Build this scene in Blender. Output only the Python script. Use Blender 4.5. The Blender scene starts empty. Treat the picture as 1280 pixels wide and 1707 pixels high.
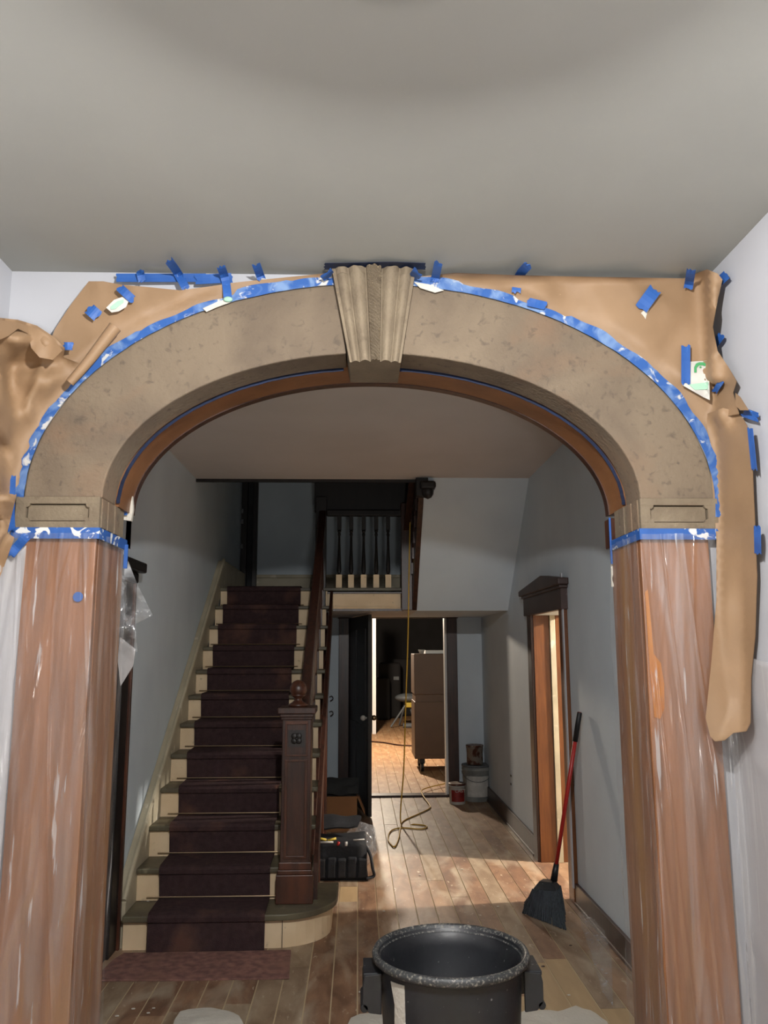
import bpy, bmesh, math, random
from mathutils import Vector, Matrix, noise
from mathutils.geometry import delaunay_2d_cdt, tessellate_polygon
random.seed(7)
C = bpy.context.scene.collection
S = bpy.context.scene
# ---------------------------------------------------------------- camera
F_PX, PITCH, YAW, ROLL, CAM_H = 1356.1, 0.1667, 0.0320, -0.0029, 1.6
fw = Vector((math.sin(YAW)*math.cos(PITCH), math.cos(YAW)*math.cos(PITCH), math.sin(PITCH)))
rt = Vector((math.cos(YAW), -math.sin(YAW), 0)); up = rt.cross(fw)
R_ = rt*math.cos(ROLL)+up*math.sin(ROLL); U_ = -rt*math.sin(ROLL)+up*math.cos(ROLL)
CAM = Vector((0, 0, CAM_H))
cd = bpy.data.cameras.new('camera'); cam = bpy.data.objects.new('camera', cd); C.objects.link(cam)
mw = Matrix((R_, U_, -fw)).transposed().to_4x4(); mw.translation = CAM
cam.matrix_world = mw
cd.sensor_fit = 'VERTICAL'; cd.sensor_height = 36; cd.lens = 36*F_PX/1707; cd.clip_start = .02; cd.clip_end = 60
S.camera = cam
# ---------------------------------------------------------------- world, lamps, exposure
w = bpy.data.worlds.new('world'); S.world = w; w.use_nodes = True
w.node_tree.nodes['Background'].inputs[0].default_value = (.75, .82, 1, 1)
w.node_tree.nodes['Background'].inputs[1].default_value = .05
S.view_settings.view_transform = 'Standard'; S.view_settings.look = 'None'
S.view_settings.exposure = 0.88; S.view_settings.gamma = 1; S.view_settings.use_curve_mapping = False
def lamp(name, loc, power, col, size):
    l = bpy.data.lights.new(name, 'POINT'); l.energy = power; l.color = col; l.shadow_soft_size = size
    o = bpy.data.objects.new(name, l); o.location = loc; C.objects.link(o); return o
lamp('front_room_lamp', (.10, 1.0, 2.68), 120, (1, .985, .96), .03)   # bulb under the pan of the ceiling light
fill_spot = lamp('unseen_fill_lamp', (.25, -1.5, .9), 98, (1, .96, .91), .12)      # added unseen fill spot, aimed up at the rear wall and ceiling
fill_spot.data.type = 'SPOT'; fill_spot.data.spot_size = 2.3; fill_spot.data.spot_blend = .6; fill_spot.rotation_euler = (math.radians(180-28), 0, 0)
lamp('side_room_lamp', (3.4, 5.85, 2.55), 400, (1, .92, .82), .06)
lamp('back_room_lamp', (.0, 13.2, 2.5), 330, (1, .84, .66), .08)

# ---------------------------------------------------------------- unprojection onto real planes (metres)
def ray(px, py): return fw + R_*((px-640)/F_PX) - U_*((py-853.5)/F_PX)
def PY(px, py, y): d = ray(px, py); return CAM + d*(y/d.y)
def PZ(px, py, z): d = ray(px, py); return CAM + d*((z-CAM_H)/d.z)
def PX(px, py, x): d = ray(px, py); return CAM + d*(x/d.x)
FY, CZ, WL, WR = 2.80, 2.961, -1.263, 1.295
def surf(px, py, off=0.0):
    """first surface of the front room behind that sight line: arch wall, ceiling or side wall"""
    d = ray(px, py); t = (FY-off)/d.y
    if d.z > 0: t = min(t, (CZ-off-CAM_H)/d.z)
    if d.x > 0: t = min(t, (WR-off)/d.x)
    if d.x < 0: t = min(t, (WL+off)/d.x)
    return CAM + d*t

# ---------------------------------------------------------------- materials
def lin(c):
    return tuple((v/12.92 if v <= .04045 else ((v+.055)/1.055)**2.4) for v in [x/255 for x in c]) + (1,)
def mat(name, c, rough=.6, c2=None, scale=8, stretch=(1,1,1), detail=6, lo=.35, hi=.65, bump=0, bscale=40, metal=0,
        c3=None, s3=30, lo3=.62, hi3=.7, spec=.5, sheen=0, dist=0, c4=None, s4=2, lo4=.5, hi4=.6):
    m = bpy.data.materials.new(name); m.use_nodes = True; n = m.node_tree.nodes; L = m.node_tree.links
    b = n['Principled BSDF']; b.inputs['Roughness'].default_value = rough; b.inputs['Metallic'].default_value = metal
    b.inputs['Specular IOR Level'].default_value = spec
    b.inputs['Base Color'].default_value = lin(c)
    g = n.new('ShaderNodeNewGeometry'); mp = n.new('ShaderNodeMapping'); mp.inputs['Scale'].default_value = stretch
    L.new(g.outputs['Position'], mp.inputs['Vector'])
    def layer(prev, col, sc, lo_, hi_, off):
        t = n.new('ShaderNodeTexNoise'); t.inputs['Scale'].default_value = sc; t.inputs['Detail'].default_value = detail
        t.inputs['Distortion'].default_value = dist
        ad = n.new('ShaderNodeVectorMath'); ad.operation = 'ADD'; ad.inputs[1].default_value = (off, off*2, off*3)
        L.new(mp.outputs[0], ad.inputs[0]); L.new(ad.outputs[0], t.inputs['Vector'])
        r = n.new('ShaderNodeMapRange'); r.inputs['From Min'].default_value = lo_; r.inputs['From Max'].default_value = hi_
        L.new(t.outputs['Fac'], r.inputs['Value'])
        x = n.new('ShaderNodeMix'); x.data_type = 'RGBA'; L.new(r.outputs[0], x.inputs['Factor'])
        if prev is None: x.inputs['A'].default_value = lin(c)
        else: L.new(prev, x.inputs['A'])
        x.inputs['B'].default_value = lin(col); return x.outputs['Result']
    out = None
    if c2: out = layer(out, c2, scale, lo, hi, 0)
    if c4: out = layer(out, c4, s4, lo4, hi4, 5.3)
    if c3: out = layer(out, c3, s3, lo3, hi3, 3.1)
    if out: L.new(out, b.inputs['Base Color'])
    if bump:
        t = n.new('ShaderNodeTexNoise'); t.inputs['Scale'].default_value = bscale; t.inputs['Detail'].default_value = 5
        L.new(mp.outputs[0], t.inputs['Vector'])
        bp = n.new('ShaderNodeBump'); bp.inputs['Strength'].default_value = bump; bp.inputs['Distance'].default_value = .01
        L.new(t.outputs['Fac'], bp.inputs['Height']); L.new(bp.outputs[0], b.inputs['Normal'])
    return m
M = {}
M['ceiling'] = mat('painted_ceiling', (160,160,155), .85, c2=(154,154,149), scale=1.5, bump=.05, bscale=25)
M['wall'] = mat('white_wall', (178,179,184), .7, c2=(173,174,180), scale=2, bump=.04)
M['hallwall'] = mat('blue_grey_wall', (212,224,232), .75, c2=(205,217,226), scale=2.5, bump=.05)
M['hallceil'] = mat('hall_ceiling', (218,212,208), .85, c2=(210,204,199), scale=1.5)
M['sidewall'] = mat('far_room_wall', (150,140,125), .8)
M['darkwall'] = mat('far_room_unlit_tone', (22,20,20), .8, c2=(30,28,30), scale=3)  # near-black colour carries the far room's lack of light
M['stone'] = mat('sandstone', (116,102,85), .88, c2=(99,86,72), scale=3.2, lo=.42, hi=.66, bump=.35, bscale=70,
                 c4=(124,97,75), s4=1.7, lo4=.56, hi4=.74, c3=(78,69,60), s3=34, lo3=.58, hi3=.80, dist=.5)
M['stonelight'] = mat('scraped_sandstone', (124,111,92), .85, c2=(108,95,78), scale=9, bump=.35, bscale=80, c3=(88,76,62), s3=20, lo3=.62, hi3=.78)
M['orangewood'] = mat('orange_stained_wood', (112,66,30), .38, c2=(90,50,22), scale=9, stretch=(7,7,.5), bump=.08, bscale=30)
M['bandwood'] = mat('arch_lining_wood', (134,90,56), .42, c2=(112,74,46), scale=6, bump=.08)
M['pier'] = mat('pier_wood', (146,98,64), .45, c2=(122,80,50), scale=5, stretch=(6,6,.45), bump=.1, bscale=20, c4=(156,110,56), s4=.9, lo4=.5, hi4=.7)
M['darkwood'] = mat('dark_stained_wood', (68,40,30), .36, c2=(44,26,21), scale=7, stretch=(5,5,.6), bump=.08, bscale=30)
M['redwood'] = mat('red_brown_wood', (88,48,30), .36, c2=(56,32,23), scale=4, stretch=(3,3,1), bump=.08)
M['blackwood'] = mat('near_black_wood', (30,25,24), .45, c2=(20,17,17), scale=5, stretch=(4,4,.6))
M['headwood'] = mat('door_header_wood', (62,42,38), .5, c2=(48,32,30), scale=4)
M['cream'] = mat('cream_paint', (232,208,172), .6, c2=(220,194,156), scale=6, c3=(165,145,112), s3=22, lo3=.66, hi3=.76)
M['skirt'] = mat('cream_grey_skirt_paint', (190,180,155), .55, c2=(170,160,136), scale=4, c3=(214,205,185), s3=9, lo3=.62, hi3=.7)
M['tread'] = mat('worn_tread', (98,92,70), .5, c2=(76,68,54), scale=6, bump=.1, c3=(126,118,96), s3=14, lo3=.62, hi3=.72)
M['carpet'] = mat('burgundy_carpet', (66,50,50), .97, c2=(56,42,44), scale=30, bump=.6, bscale=260, c4=(92,66,58), s4=4, lo4=.56, hi4=.72, c3=(120,84,64), s3=8, lo3=.72, hi3=.8, spec=.1)
M['rug'] = mat('dusty_rose_carpet', (150,112,102), .97, c2=(116,86,80), scale=25, bump=.6, bscale=260, c4=(140,106,92), s4=3, lo4=.5, hi4=.7, spec=.1)
M['brass'] = mat('brass', (170,148,118), .35, metal=1)
boards = []
for i, (a, b) in enumerate((((146,112,86),(112,82,62)), ((158,126,98),(126,96,72)), ((132,98,74),(104,76,58)), ((156,136,112),(128,106,84)))):
    boards.append(mat('worn_floorboard_%d' % i, a, .5, c2=b, scale=5, stretch=(2.5,.9,1), bump=.12, bscale=50,
                      c4=(184,170,148), s4=2.2, lo4=.50, hi4=.80, c3=(200,186,164), s3=16, lo3=.64, hi3=.78, dist=.6))
M['rawboard'] = mat('bare_new_board', (176,150,112), .6, c2=(164,138,102), scale=4, stretch=(4,.6,1))
M['dust'] = mat('sawdust_joint', (186,168,136), .9)
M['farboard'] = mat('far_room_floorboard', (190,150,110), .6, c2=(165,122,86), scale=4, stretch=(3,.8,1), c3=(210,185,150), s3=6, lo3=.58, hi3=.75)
M['paper'] = mat('brown_kraft_paper', (146,118,89), .62, c2=(137,110,82), scale=6, bump=.12, bscale=14, c3=(176,150,120), s3=40, lo3=.74, hi3=.8)
M['tape'] = mat('blue_painter_tape', (34,80,150), .55, c2=(42,90,162), scale=12)
M['smeartape'] = mat('smeared_blue_tape', (38,84,152), .6, c2=(110,138,178), scale=14, lo=.46, hi=.66, c3=(190,190,188), s3=22, lo3=.60, hi3=.66, dist=.8)
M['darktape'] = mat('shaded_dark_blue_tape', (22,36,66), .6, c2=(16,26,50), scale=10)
M['white'] = mat('white_gloss', (225,225,222), .5)
M['plaster'] = mat('plaster_smear', (196,191,180), .8, bump=.5, bscale=60)
M['green'] = mat('print_green', (70,150,95), .6)
M['palegreen'] = mat('print_pale_green', (160,200,176), .6)
M['black'] = mat('black_plastic', (34,36,40), .42, c2=(24,26,30), scale=6, bump=.1, bscale=30, c3=(140,140,136), s3=75, lo3=.69, hi3=.76)
M['rim'] = mat('plaster_dusted_black_plastic', (58,60,62), .5, c2=(36,38,41), scale=12, bump=.1, bscale=30, c3=(150,146,136), s3=120, lo3=.52, hi3=.72)
M['broom'] = mat('grey_broom_bristle', (62,70,76), .8, c2=(42,48,54), scale=60, stretch=(2,2,.2))
M['grey'] = mat('grey_plastic', (105,110,114), .5, c2=(88,92,96), scale=8)
M['red'] = mat('red_handle', (168,34,30), .35)
M['blackgrip'] = mat('black_grip', (18,18,20), .5)
M['card'] = mat('cardboard', (136,94,56), .8, c2=(126,86,50), scale=4)
M['fabric'] = mat('charcoal_fabric', (52,54,56), .9, c2=(42,44,46), scale=10, bump=.2)
M['bagblack'] = mat('black_canvas', (13,14,18), .8, c2=(20,22,28), scale=18, bump=.3)
M['bagblue'] = mat('blue_canvas', (30,52,112), .8)
M['yellow'] = mat('yellow_cord', (206,164,62), .5)
M['yellowp'] = mat('yellow_plastic', (196,170,60), .5)
M['brownmetal'] = mat('brown_cabinet_metal', (94,68,46), .5, c2=(84,60,40), scale=3)
M['tin'] = mat('paint_tin', (150,140,128), .4, c2=(96,62,50), scale=14, lo=.45, hi=.55, metal=.3, c3=(60,48,42), s3=12)
M['redlabel'] = mat('red_label', (150,42,34), .5, c2=(120,30,28), scale=20)
M['whitelabel'] = mat('white_label', (205,203,196), .6, c2=(180,178,172), scale=14)
M['bucket'] = mat('dusty_white_bucket', (150,152,148), .55, c2=(124,128,126), scale=9)
def plastic(name, base=.10, streak=.5, tint=(235,238,242), sc=(26,26,1.1), rough=.12, thr=.56):
    m = bpy.data.materials.new(name); m.use_nodes = True; n = m.node_tree.nodes; L = m.node_tree.links
    n.remove(n['Principled BSDF']); out = n['Material Output']
    tr = n.new('ShaderNodeBsdfTransparent'); tr.inputs[0].default_value = (.97,.97,.97,1)
    gl = n.new('ShaderNodeBsdfGlossy'); gl.inputs['Roughness'].default_value = rough; gl.inputs['Color'].default_value = (1,1,1,1)
    df = n.new('ShaderNodeBsdfDiffuse'); df.inputs[0].default_value = lin(tint)
    tl = n.new('ShaderNodeBsdfTranslucent'); tl.inputs[0].default_value = lin(tint)
    g = n.new('ShaderNodeNewGeometry'); mp = n.new('ShaderNodeMapping'); mp.inputs['Scale'].default_value = sc
    L.new(g.outputs['Position'], mp.inputs['Vector'])
    t = n.new('ShaderNodeTexNoise'); t.inputs['Scale'].default_value = 1; t.inputs['Detail'].default_value = 5; t.inputs['Distortion'].default_value = .8
    L.new(mp.outputs[0], t.inputs['Vector'])
    r = n.new('ShaderNodeMapRange'); r.inputs['From Min'].default_value = thr; r.inputs['From Max'].default_value = thr+.2
    r.inputs['To Min'].default_value = base; r.inputs['To Max'].default_value = base+streak
    L.new(t.outputs['Fac'], r.inputs['Value'])
    # fine whitish creases that also paint the film's glints into its colour
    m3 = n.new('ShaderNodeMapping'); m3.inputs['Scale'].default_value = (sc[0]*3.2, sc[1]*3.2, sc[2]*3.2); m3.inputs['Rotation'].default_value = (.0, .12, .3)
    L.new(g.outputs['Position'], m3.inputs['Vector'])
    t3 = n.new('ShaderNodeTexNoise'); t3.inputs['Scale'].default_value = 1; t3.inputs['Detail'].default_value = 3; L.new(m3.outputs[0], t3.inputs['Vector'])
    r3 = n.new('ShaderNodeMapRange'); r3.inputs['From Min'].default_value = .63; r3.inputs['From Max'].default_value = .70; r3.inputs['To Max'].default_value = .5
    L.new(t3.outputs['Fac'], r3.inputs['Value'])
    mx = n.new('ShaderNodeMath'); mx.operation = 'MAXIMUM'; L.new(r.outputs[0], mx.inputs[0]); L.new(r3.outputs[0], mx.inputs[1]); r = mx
    bp = n.new('ShaderNodeBump'); bp.inputs['Strength'].default_value = .5; bp.inputs['Distance'].default_value = .02
    t2 = n.new('ShaderNodeTexNoise'); t2.inputs['Scale'].default_value = 1.6; t2.inputs['Detail'].default_value = 3
    L.new(mp.outputs[0], t2.inputs['Vector'])
    L.new(t2.outputs['Fac'], bp.inputs['Height']); L.new(bp.outputs[0], gl.inputs['Normal'])
    a = n.new('ShaderNodeMixShader'); a.inputs[0].default_value = .35; L.new(df.outputs[0], a.inputs[1]); L.new(tl.outputs[0], a.inputs[2])
    b = n.new('ShaderNodeMixShader'); L.new(r.outputs[0], b.inputs[0]); L.new(tr.outputs[0], b.inputs[1]); L.new(a.outputs[0], b.inputs[2])
    c = n.new('ShaderNodeMixShader'); c.inputs[0].default_value = .055; L.new(b.outputs[0], c.inputs[1]); L.new(gl.outputs[0], c.inputs[2])
    L.new(c.outputs[0], out.inputs['Surface']); return m
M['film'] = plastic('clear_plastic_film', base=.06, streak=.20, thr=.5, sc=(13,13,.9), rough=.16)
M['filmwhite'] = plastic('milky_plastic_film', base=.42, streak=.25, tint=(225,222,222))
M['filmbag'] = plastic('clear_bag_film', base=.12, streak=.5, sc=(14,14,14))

# ---------------------------------------------------------------- mesh helpers
def link(o, parent=None):
    C.objects.link(o)
    if parent: o.parent = parent; o.matrix_parent_inverse = parent.matrix_world.inverted()
    return o
def obj(name, bm, m, parent=None, smooth=False, bevel=0, sol=0):
    bmesh.ops.recalc_face_normals(bm, faces=bm.faces)
    me = bpy.data.meshes.new(name); bm.to_mesh(me); bm.free()
    me.materials.append(M[m] if isinstance(m, str) else m)
    if smooth:
        me.shade_smooth()
    o = bpy.data.objects.new(name, me)
    link(o)
    if parent:
        o.parent = parent
        o.location = -Vector(parent.location) if parent.parent is None else (0,0,0)
    if bevel:
        b = o.modifiers.new('b', 'BEVEL'); b.width = bevel; b.segments = 2; b.limit_method = 'ANGLE'
    if sol:
        b = o.modifiers.new('s', 'SOLIDIFY'); b.thickness = sol; b.offset = 0; b.use_rim = not smooth
    return o
def thing(name, label, cat, loc=(0,0,0), group=None, kind=None):
    o = bpy.data.objects.new(name, None); o.location = loc; o.empty_display_size = .05; C.objects.link(o)
    return tag(o, label, cat, group)
def tag(o, label=None, cat=None, group=None):
    if label: o['label'] = label
    if cat: o['category'] = cat
    if group: o['group'] = group
    return o
def struct(name, bm, m, label=None, **k):
    o = obj(name, bm, m, **k); o['kind'] = 'structure'
    if label: o['label'] = label; o['category'] = name.split('_')[0]
    return o
def B(*boxes):
    bm = bmesh.new()
    for b in boxes: box(bm, *b)
    return bm
def box(bm, x0, x1, y0, y1, z0, z1):
    r = bmesh.ops.create_cube(bm, size=1)
    for v in r['verts']:
        v.co = Vector((x0+(v.co.x+.5)*(x1-x0), y0+(v.co.y+.5)*(y1-y0), z0+(v.co.z+.5)*(z1-z0)))
    return r['verts']
def prism(bm, pts, axis, a, b):
    """extrude a 2D outline along axis from a to b (pts are the two other coordinates in xyz order)"""
    def mk(p, t):
        q = list(p); q.insert('xyz'.index(axis), t); return bm.verts.new(q)
    A = [mk(p, a) for p in pts]; Bv = [mk(p, b) for p in pts]
    n = len(pts)
    for tri in tessellate_polygon([[Vector((p[0], p[1], 0)) for p in pts]]):
        bm.faces.new([A[i] for i in tri]); bm.faces.new([Bv[i] for i in reversed(tri)])
    for i in range(n): bm.faces.new((A[i], A[(i+1)%n], Bv[(i+1)%n], Bv[i]))
    return bm
def tube(bm, pts, r, n=8, cap=True):
    pts = [Vector(p) for p in pts]; rings = []
    rr = r if isinstance(r, (list, tuple)) else [r]*len(pts)
    prev = None
    for i, p in enumerate(pts):
        t = (pts[min(i+1, len(pts)-1)]-pts[max(i-1, 0)]).normalized()
        if prev is None:
            a = t.cross(Vector((0,0,1)));  a = t.cross(Vector((1,0,0))) if a.length < .1 else a
        else: a = prev - t*prev.dot(t)
        a.normalize(); prev = a; b = t.cross(a)
        rings.append([bm.verts.new(p+(a*math.cos(k*2*math.pi/n)+b*math.sin(k*2*math.pi/n))*rr[i]) for k in range(n)])
    for i in range(len(rings)-1):
        for k in range(n): bm.faces.new((rings[i][k], rings[i][(k+1)%n], rings[i+1][(k+1)%n], rings[i+1][k]))
    if cap: bm.faces.new(rings[0]); bm.faces.new(list(reversed(rings[-1])))
    return bm
def lathe(bm, prof, c, n=24, square=None, cap=True):
    """prof [(r,z)] round c; rings flagged in `square` are drawn as a square section"""
    rings = []
    for r, z in prof:
        rings.append([bm.verts.new((c[0]+r*math.cos(k*2*math.pi/n), c[1]+r*math.sin(k*2*math.pi/n), c[2]+z)) for k in range(n)])
    for i in range(len(rings)-1):
        for k in range(n): bm.faces.new((rings[i][k], rings[i][(k+1)%n], rings[i+1][(k+1)%n], rings[i+1][k]))
    if cap:
        if prof[0][0] > 1e-5: bm.faces.new(list(reversed(rings[0])))
        if prof[-1][0] > 1e-5: bm.faces.new(rings[-1])
    return bm
def smooth_path(pts, n=8):
    pts = [Vector(p) for p in pts]; out = []
    for i in range(len(pts)-1):
        p0, p1, p2, p3 = pts[max(i-1,0)], pts[i], pts[i+1], pts[min(i+2,len(pts)-1)]
        for k in range(n):
            t = k/n
            out.append(.5*((2*p1)+(p2-p0)*t+(2*p0-5*p1+4*p2-p3)*t*t+(3*p1-p0-3*p2+p3)*t**3))
    out.append(pts[-1]); return out
def densify(poly, step):
    out = []
    for i, p in enumerate(poly):
        q = poly[(i+1) % len(poly)]; d = math.hypot(q[0]-p[0], q[1]-p[1]); k = max(1, int(d/step))
        out += [(p[0]+(q[0]-p[0])*j/k, p[1]+(q[1]-p[1])*j/k) for j in range(k)]
    return out
def inside(p, poly):
    c = False; n = len(poly)
    for i in range(n):
        a, b = poly[i], poly[i-1]
        if (a[1] > p[1]) != (b[1] > p[1]) and p[0] < (b[0]-a[0])*(p[1]-a[1])/(b[1]-a[1])+a[0]: c = not c
    return c
def sheet_bm(poly, fn, step):
    """fill a 2D outline with triangles and bend it into space with fn(u,v)"""
    bd = densify(poly, step); n = len(bd); pts = list(bd)
    xs = [p[0] for p in poly]; ys = [p[1] for p in poly]
    y = min(ys)+step*.5; row = 0
    while y < max(ys):
        x = min(xs)+step*(.25 if row % 2 else .75)
        while x < max(xs):
            if inside((x, y), poly) and min((x-b[0])**2+(y-b[1])**2 for b in bd) > (step*.45)**2: pts.append((x, y))
            x += step
        y += step*.87; row += 1
    r = delaunay_2d_cdt([Vector(p) for p in pts], [(i, (i+1) % n) for i in range(n)], [], 1, 1e-4)
    bm = bmesh.new(); vs = [bm.verts.new(fn(p.x, p.y)) for p in r[0]]
    for f in r[2]:
        try: bm.faces.new([vs[i] for i in f])
        except ValueError: pass
    return bm

# ================================================================ THE SETTING
HXL, HXR = -1.33, 1.40          # hall side walls
AX, AZ = .055, 2.115            # centre of the arch at its springing
def ell(a, b, t): return (AX+a*math.cos(t), AZ+b*math.sin(t))
def arc(a, b, t0, t1, n): return [ell(a, b, t0+(t1-t0)*i/n) for i in range(n+1)]
PI = math.pi
struct('ceiling', B((-1.3, 1.35, -2.6, 2.86, CZ, 3.05)), 'ceiling', 'pale grey painted ceiling of the front room')
struct('wall_left', B((-1.36, WL, -2.6, 2.84, -.02, CZ)), 'wall', 'white wall at the left of the front room')
struct('wall_right', B((WR, 1.4, -2.6, 2.84, -.02, CZ)), 'wall', 'white wall at the right of the front room')
struct('wall_back', B((-1.36, 1.4, -2.7, -2.6, -.02, 3.05)), 'wall', 'white wall behind the viewer')
outline = [(-1.5,0),(AX-.968,0)] + arc(.968,.568,PI,0,48) + [(AX+.968,0),(1.6,0),(1.6,3.1),(-1.5,3.1)]
struct('wall_front', prism(bmesh.new(), outline, 'y', 2.82, 3.12), 'wall', 'white wall pierced by the wide elliptical arch')
# floors: a base that shows as pale joints, and real boards on top
fl = struct('floor', B((-1.5, 4.6, -2.7, 9.34, -.06, -.0035)), 'dust', 'worn narrow brown floorboards dusty with plaster')
PW = .1213; gap = .0065
special = {}   # board column -> forced end joints
cols = range(-12, 12)
for k in cols:
    x0, x1 = k*PW+.0014, (k+1)*PW+.0014
    x0 = max(x0, HXL); x1 = min(x1, HXR+ (.26 if k == 11 else 0))
    if x1-x0 < .02: continue
    cuts = [2.2]
    y = 2.9+random.random()*1.8
    while y < 8.6: cuts.append(y); y += 1.3+random.random()*2.2
    cuts.append(9.3)
    raw = []
    if k == -1: cuts = [2.2, 5.57, 5.91, 9.3]; raw = [1]
    if k == 8: cuts = [2.2, 3.2, 4.55, 6.4, 9.3]; raw = [1]
    if k == 7: cuts = [2.2, 4.50, 6.9, 9.3]; raw = [0]
    if k == 9: cuts = [2.2, 3.95, 5.2, 7.6, 9.3]; raw = [0]
    if k == 6: cuts = [2.2, 4.1, 6.0, 9.3]; raw = [0]
    for i in range(len(cuts)-1):
        a, b = cuts[i], cuts[i+1]; dz = random.uniform(-.0015, .001)
        m = M['rawboard'] if i in raw else random.choice(boards)
        obj('floorboard', B((x0+gap/2, x1-gap/2, a+.0015, b-.0015, -.0035, dz)), m, fl)
# doorway floor patch towards the side room
obj('floorboard', B((HXR+.005, 4.5, 5.3, 7.2, -.0035, -.0005)), boards[1], fl)
ff = struct('floor.001', B((-2, 3, 9.34, 22, -.06, -.012)), 'dust', 'brightly lit floorboards beyond the back door')
ff['label'] = 'brightly lit pale floorboards of the room beyond the back door'
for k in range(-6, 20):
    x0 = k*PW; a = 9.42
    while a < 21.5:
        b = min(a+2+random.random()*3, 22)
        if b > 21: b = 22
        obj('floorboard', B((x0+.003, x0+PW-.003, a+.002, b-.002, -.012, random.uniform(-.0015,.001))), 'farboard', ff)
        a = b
struct('trim_1', B((-.26, 1.16, 9.26, 9.42, -.012, .022)), 'darkwood', 'worn dark wooden threshold across the back doorway', bevel=.006)
# hall
struct('ceiling.001', (lambda bm: (box(bm, HXL-.1, HXR+.1, 3.12, 6.6, 2.98, 3.12), box(bm, .55, HXR+.1, 6.55, 9.4, 3.05, 3.12), bm)[2])(bmesh.new()), 'hallceil', 'shadowed plaster ceiling of the hall up to the stairwell')
struct('wall_left.001', B((HXL-.1, HXL, 3.12, 9.5, -.02, 5.0)), 'hallwall', 'blue grey hall wall beside the staircase')
hr = bmesh.new()
DZ = 1.86; DY0, DY1 = 5.56, 6.50
box(hr, HXR, HXR+.24, 3.12, DY0, -.02, 3.1); box(hr, HXR, HXR+.24, DY1, 9.5, -.02, 3.1); box(hr, HXR, HXR+.24, DY0, DY1, DZ, 3.1)
struct('wall_right.001', hr, 'hallwall', 'blue grey hall wall with the side doorway')
# back wall with its doorway, and the landing wall above
BX0, BX1, BZ = -.10, 1.00, 2.0
bw = bmesh.new()
box(bw, HXL-.1, BX0, 9.3, 9.4, -.02, 5); box(bw, BX1, HXR+.1, 9.3, 9.4, -.02, 5); box(bw, BX0, BX1, 9.3, 9.4, BZ, 5)
struct('wall_back.001', bw, 'hallwall', 'blue grey wall at the end of the hall around the back doorway')
# sloped underside of the upper flight, right of the stairwell
prof = [(6.50,2.985),(7.62,1.95),(9.3,1.95),(9.3,2.05),(7.75,2.05),(6.75,3.08),(6.50,3.08)]
struct('wall_upper', prism(bmesh.new(), prof, 'x', .545, HXR), 'hallwall', 'sloped plaster underside of the upper flight above the back door')
struct('ceiling.002', B((HXL, .545, 6.6, 9.3, 4.6, 4.7)), 'hallceil', 'dark ceiling high above the stairwell')
struct('wall_upper.001', B((HXL, .65, 6.45, 6.58, 3.12, 4.7), (.55, .65, 6.58, 9.3, 3.12, 4.7)), 'hallwall', 'upper storey walls round the stairwell')
# side room and far room shells
struct('wall_right.002', B((4.5,4.6,3.5,8.5,-.02,2.7),(1.64,4.6,3.4,3.5,-.02,2.7),(1.64,4.6,8.5,8.6,-.02,2.7),(1.64,4.6,3.4,8.6,2.7,2.8)), 'sidewall', 'plain walls of the side room past the right doorway')
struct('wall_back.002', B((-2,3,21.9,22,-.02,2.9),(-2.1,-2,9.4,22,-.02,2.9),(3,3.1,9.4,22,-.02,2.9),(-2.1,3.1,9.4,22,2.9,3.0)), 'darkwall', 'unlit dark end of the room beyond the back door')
# skirting boards
struct('baseboard_right', B((HXR-.022, HXR, 6.66, 9.3, 0, .15), (HXR-.03, HXR, 6.66, 9.3, 0, .02)), 'darkwood', 'dark brown skirting board along the right hall wall beyond the doorway', bevel=.004)
struct('baseboard_right.001', B((HXR-.022, HXR, 3.12, 5.44, 0, .13), (HXR-.03, HXR, 3.12, 5.44, 0, .02)), 'darkwood', 'dark brown skirting board along the right hall wall nearer than the doorway', bevel=.004)
struct('baseboard_landing', B((HXL, .55, 9.27, 9.3, 2.16, 2.40), (HXL, .55, 9.255, 9.3, 2.40, 2.435)), 'skirt', 'pale skirting board of the stair landing', bevel=.004)

# ceiling light of the front room, just above the frame
CLT = thing('ceiling_light', 'round metal pan light with one bulb hanging from the front ceiling', 'lamp', (.10, 1.0, 2.72))
obj('pan', lathe(bmesh.new(), [(.172,.0),(.16,.025),(.05,.04),(.001,.04)], (.10,1.0,2.715), 32, cap=False), 'white', CLT, smooth=True, sol=.003)
obj('stem', lathe(bmesh.new(), [(.012,0),(.012,.18),(.06,.19),(.06,.195)], (.10,1.0,2.764), 16), 'white', CLT)
# ================================================================ THE STONE ARCH
A = thing('stone_arch', 'weathered sandstone elliptical arch with a fluted keystone spanning the opening', 'arch', (AX, 2.8, 1.99))
def ring(bm, a0, b0, a1, b1, t0, t1, y0, y1, n=40):
    rows = []
    for i in range(n+1):
        t = t0+(t1-t0)*i/n
        p, q = ell(a0, b0, t), ell(a1, b1, t)
        rows.append([bm.verts.new((p[0],y0,p[1])), bm.verts.new((q[0],y0,q[1])), bm.verts.new((q[0],y1,q[1])), bm.verts.new((p[0],y1,p[1]))])
    for i in range(n):
        for k in range(4): bm.faces.new((rows[i][k], rows[i][(k+1)%4], rows[i+1][(k+1)%4], rows[i+1][k]))
    bm.faces.new(rows[0]); bm.faces.new(list(reversed(rows[-1]))); return bm
SA, SB, OA, OB = .935, .531, 1.202, .795
tk = math.acos(.10/.935)
obj('arch_segment', ring(bmesh.new(), SA, SB, OA, OB, PI, PI-tk, 2.78, 2.935), 'stone', A, bevel=.006)
obj('arch_segment', ring(bmesh.new(), SA, SB, OA, OB, tk, 0, 2.78, 2.935), 'stone', A, bevel=.006)
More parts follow.
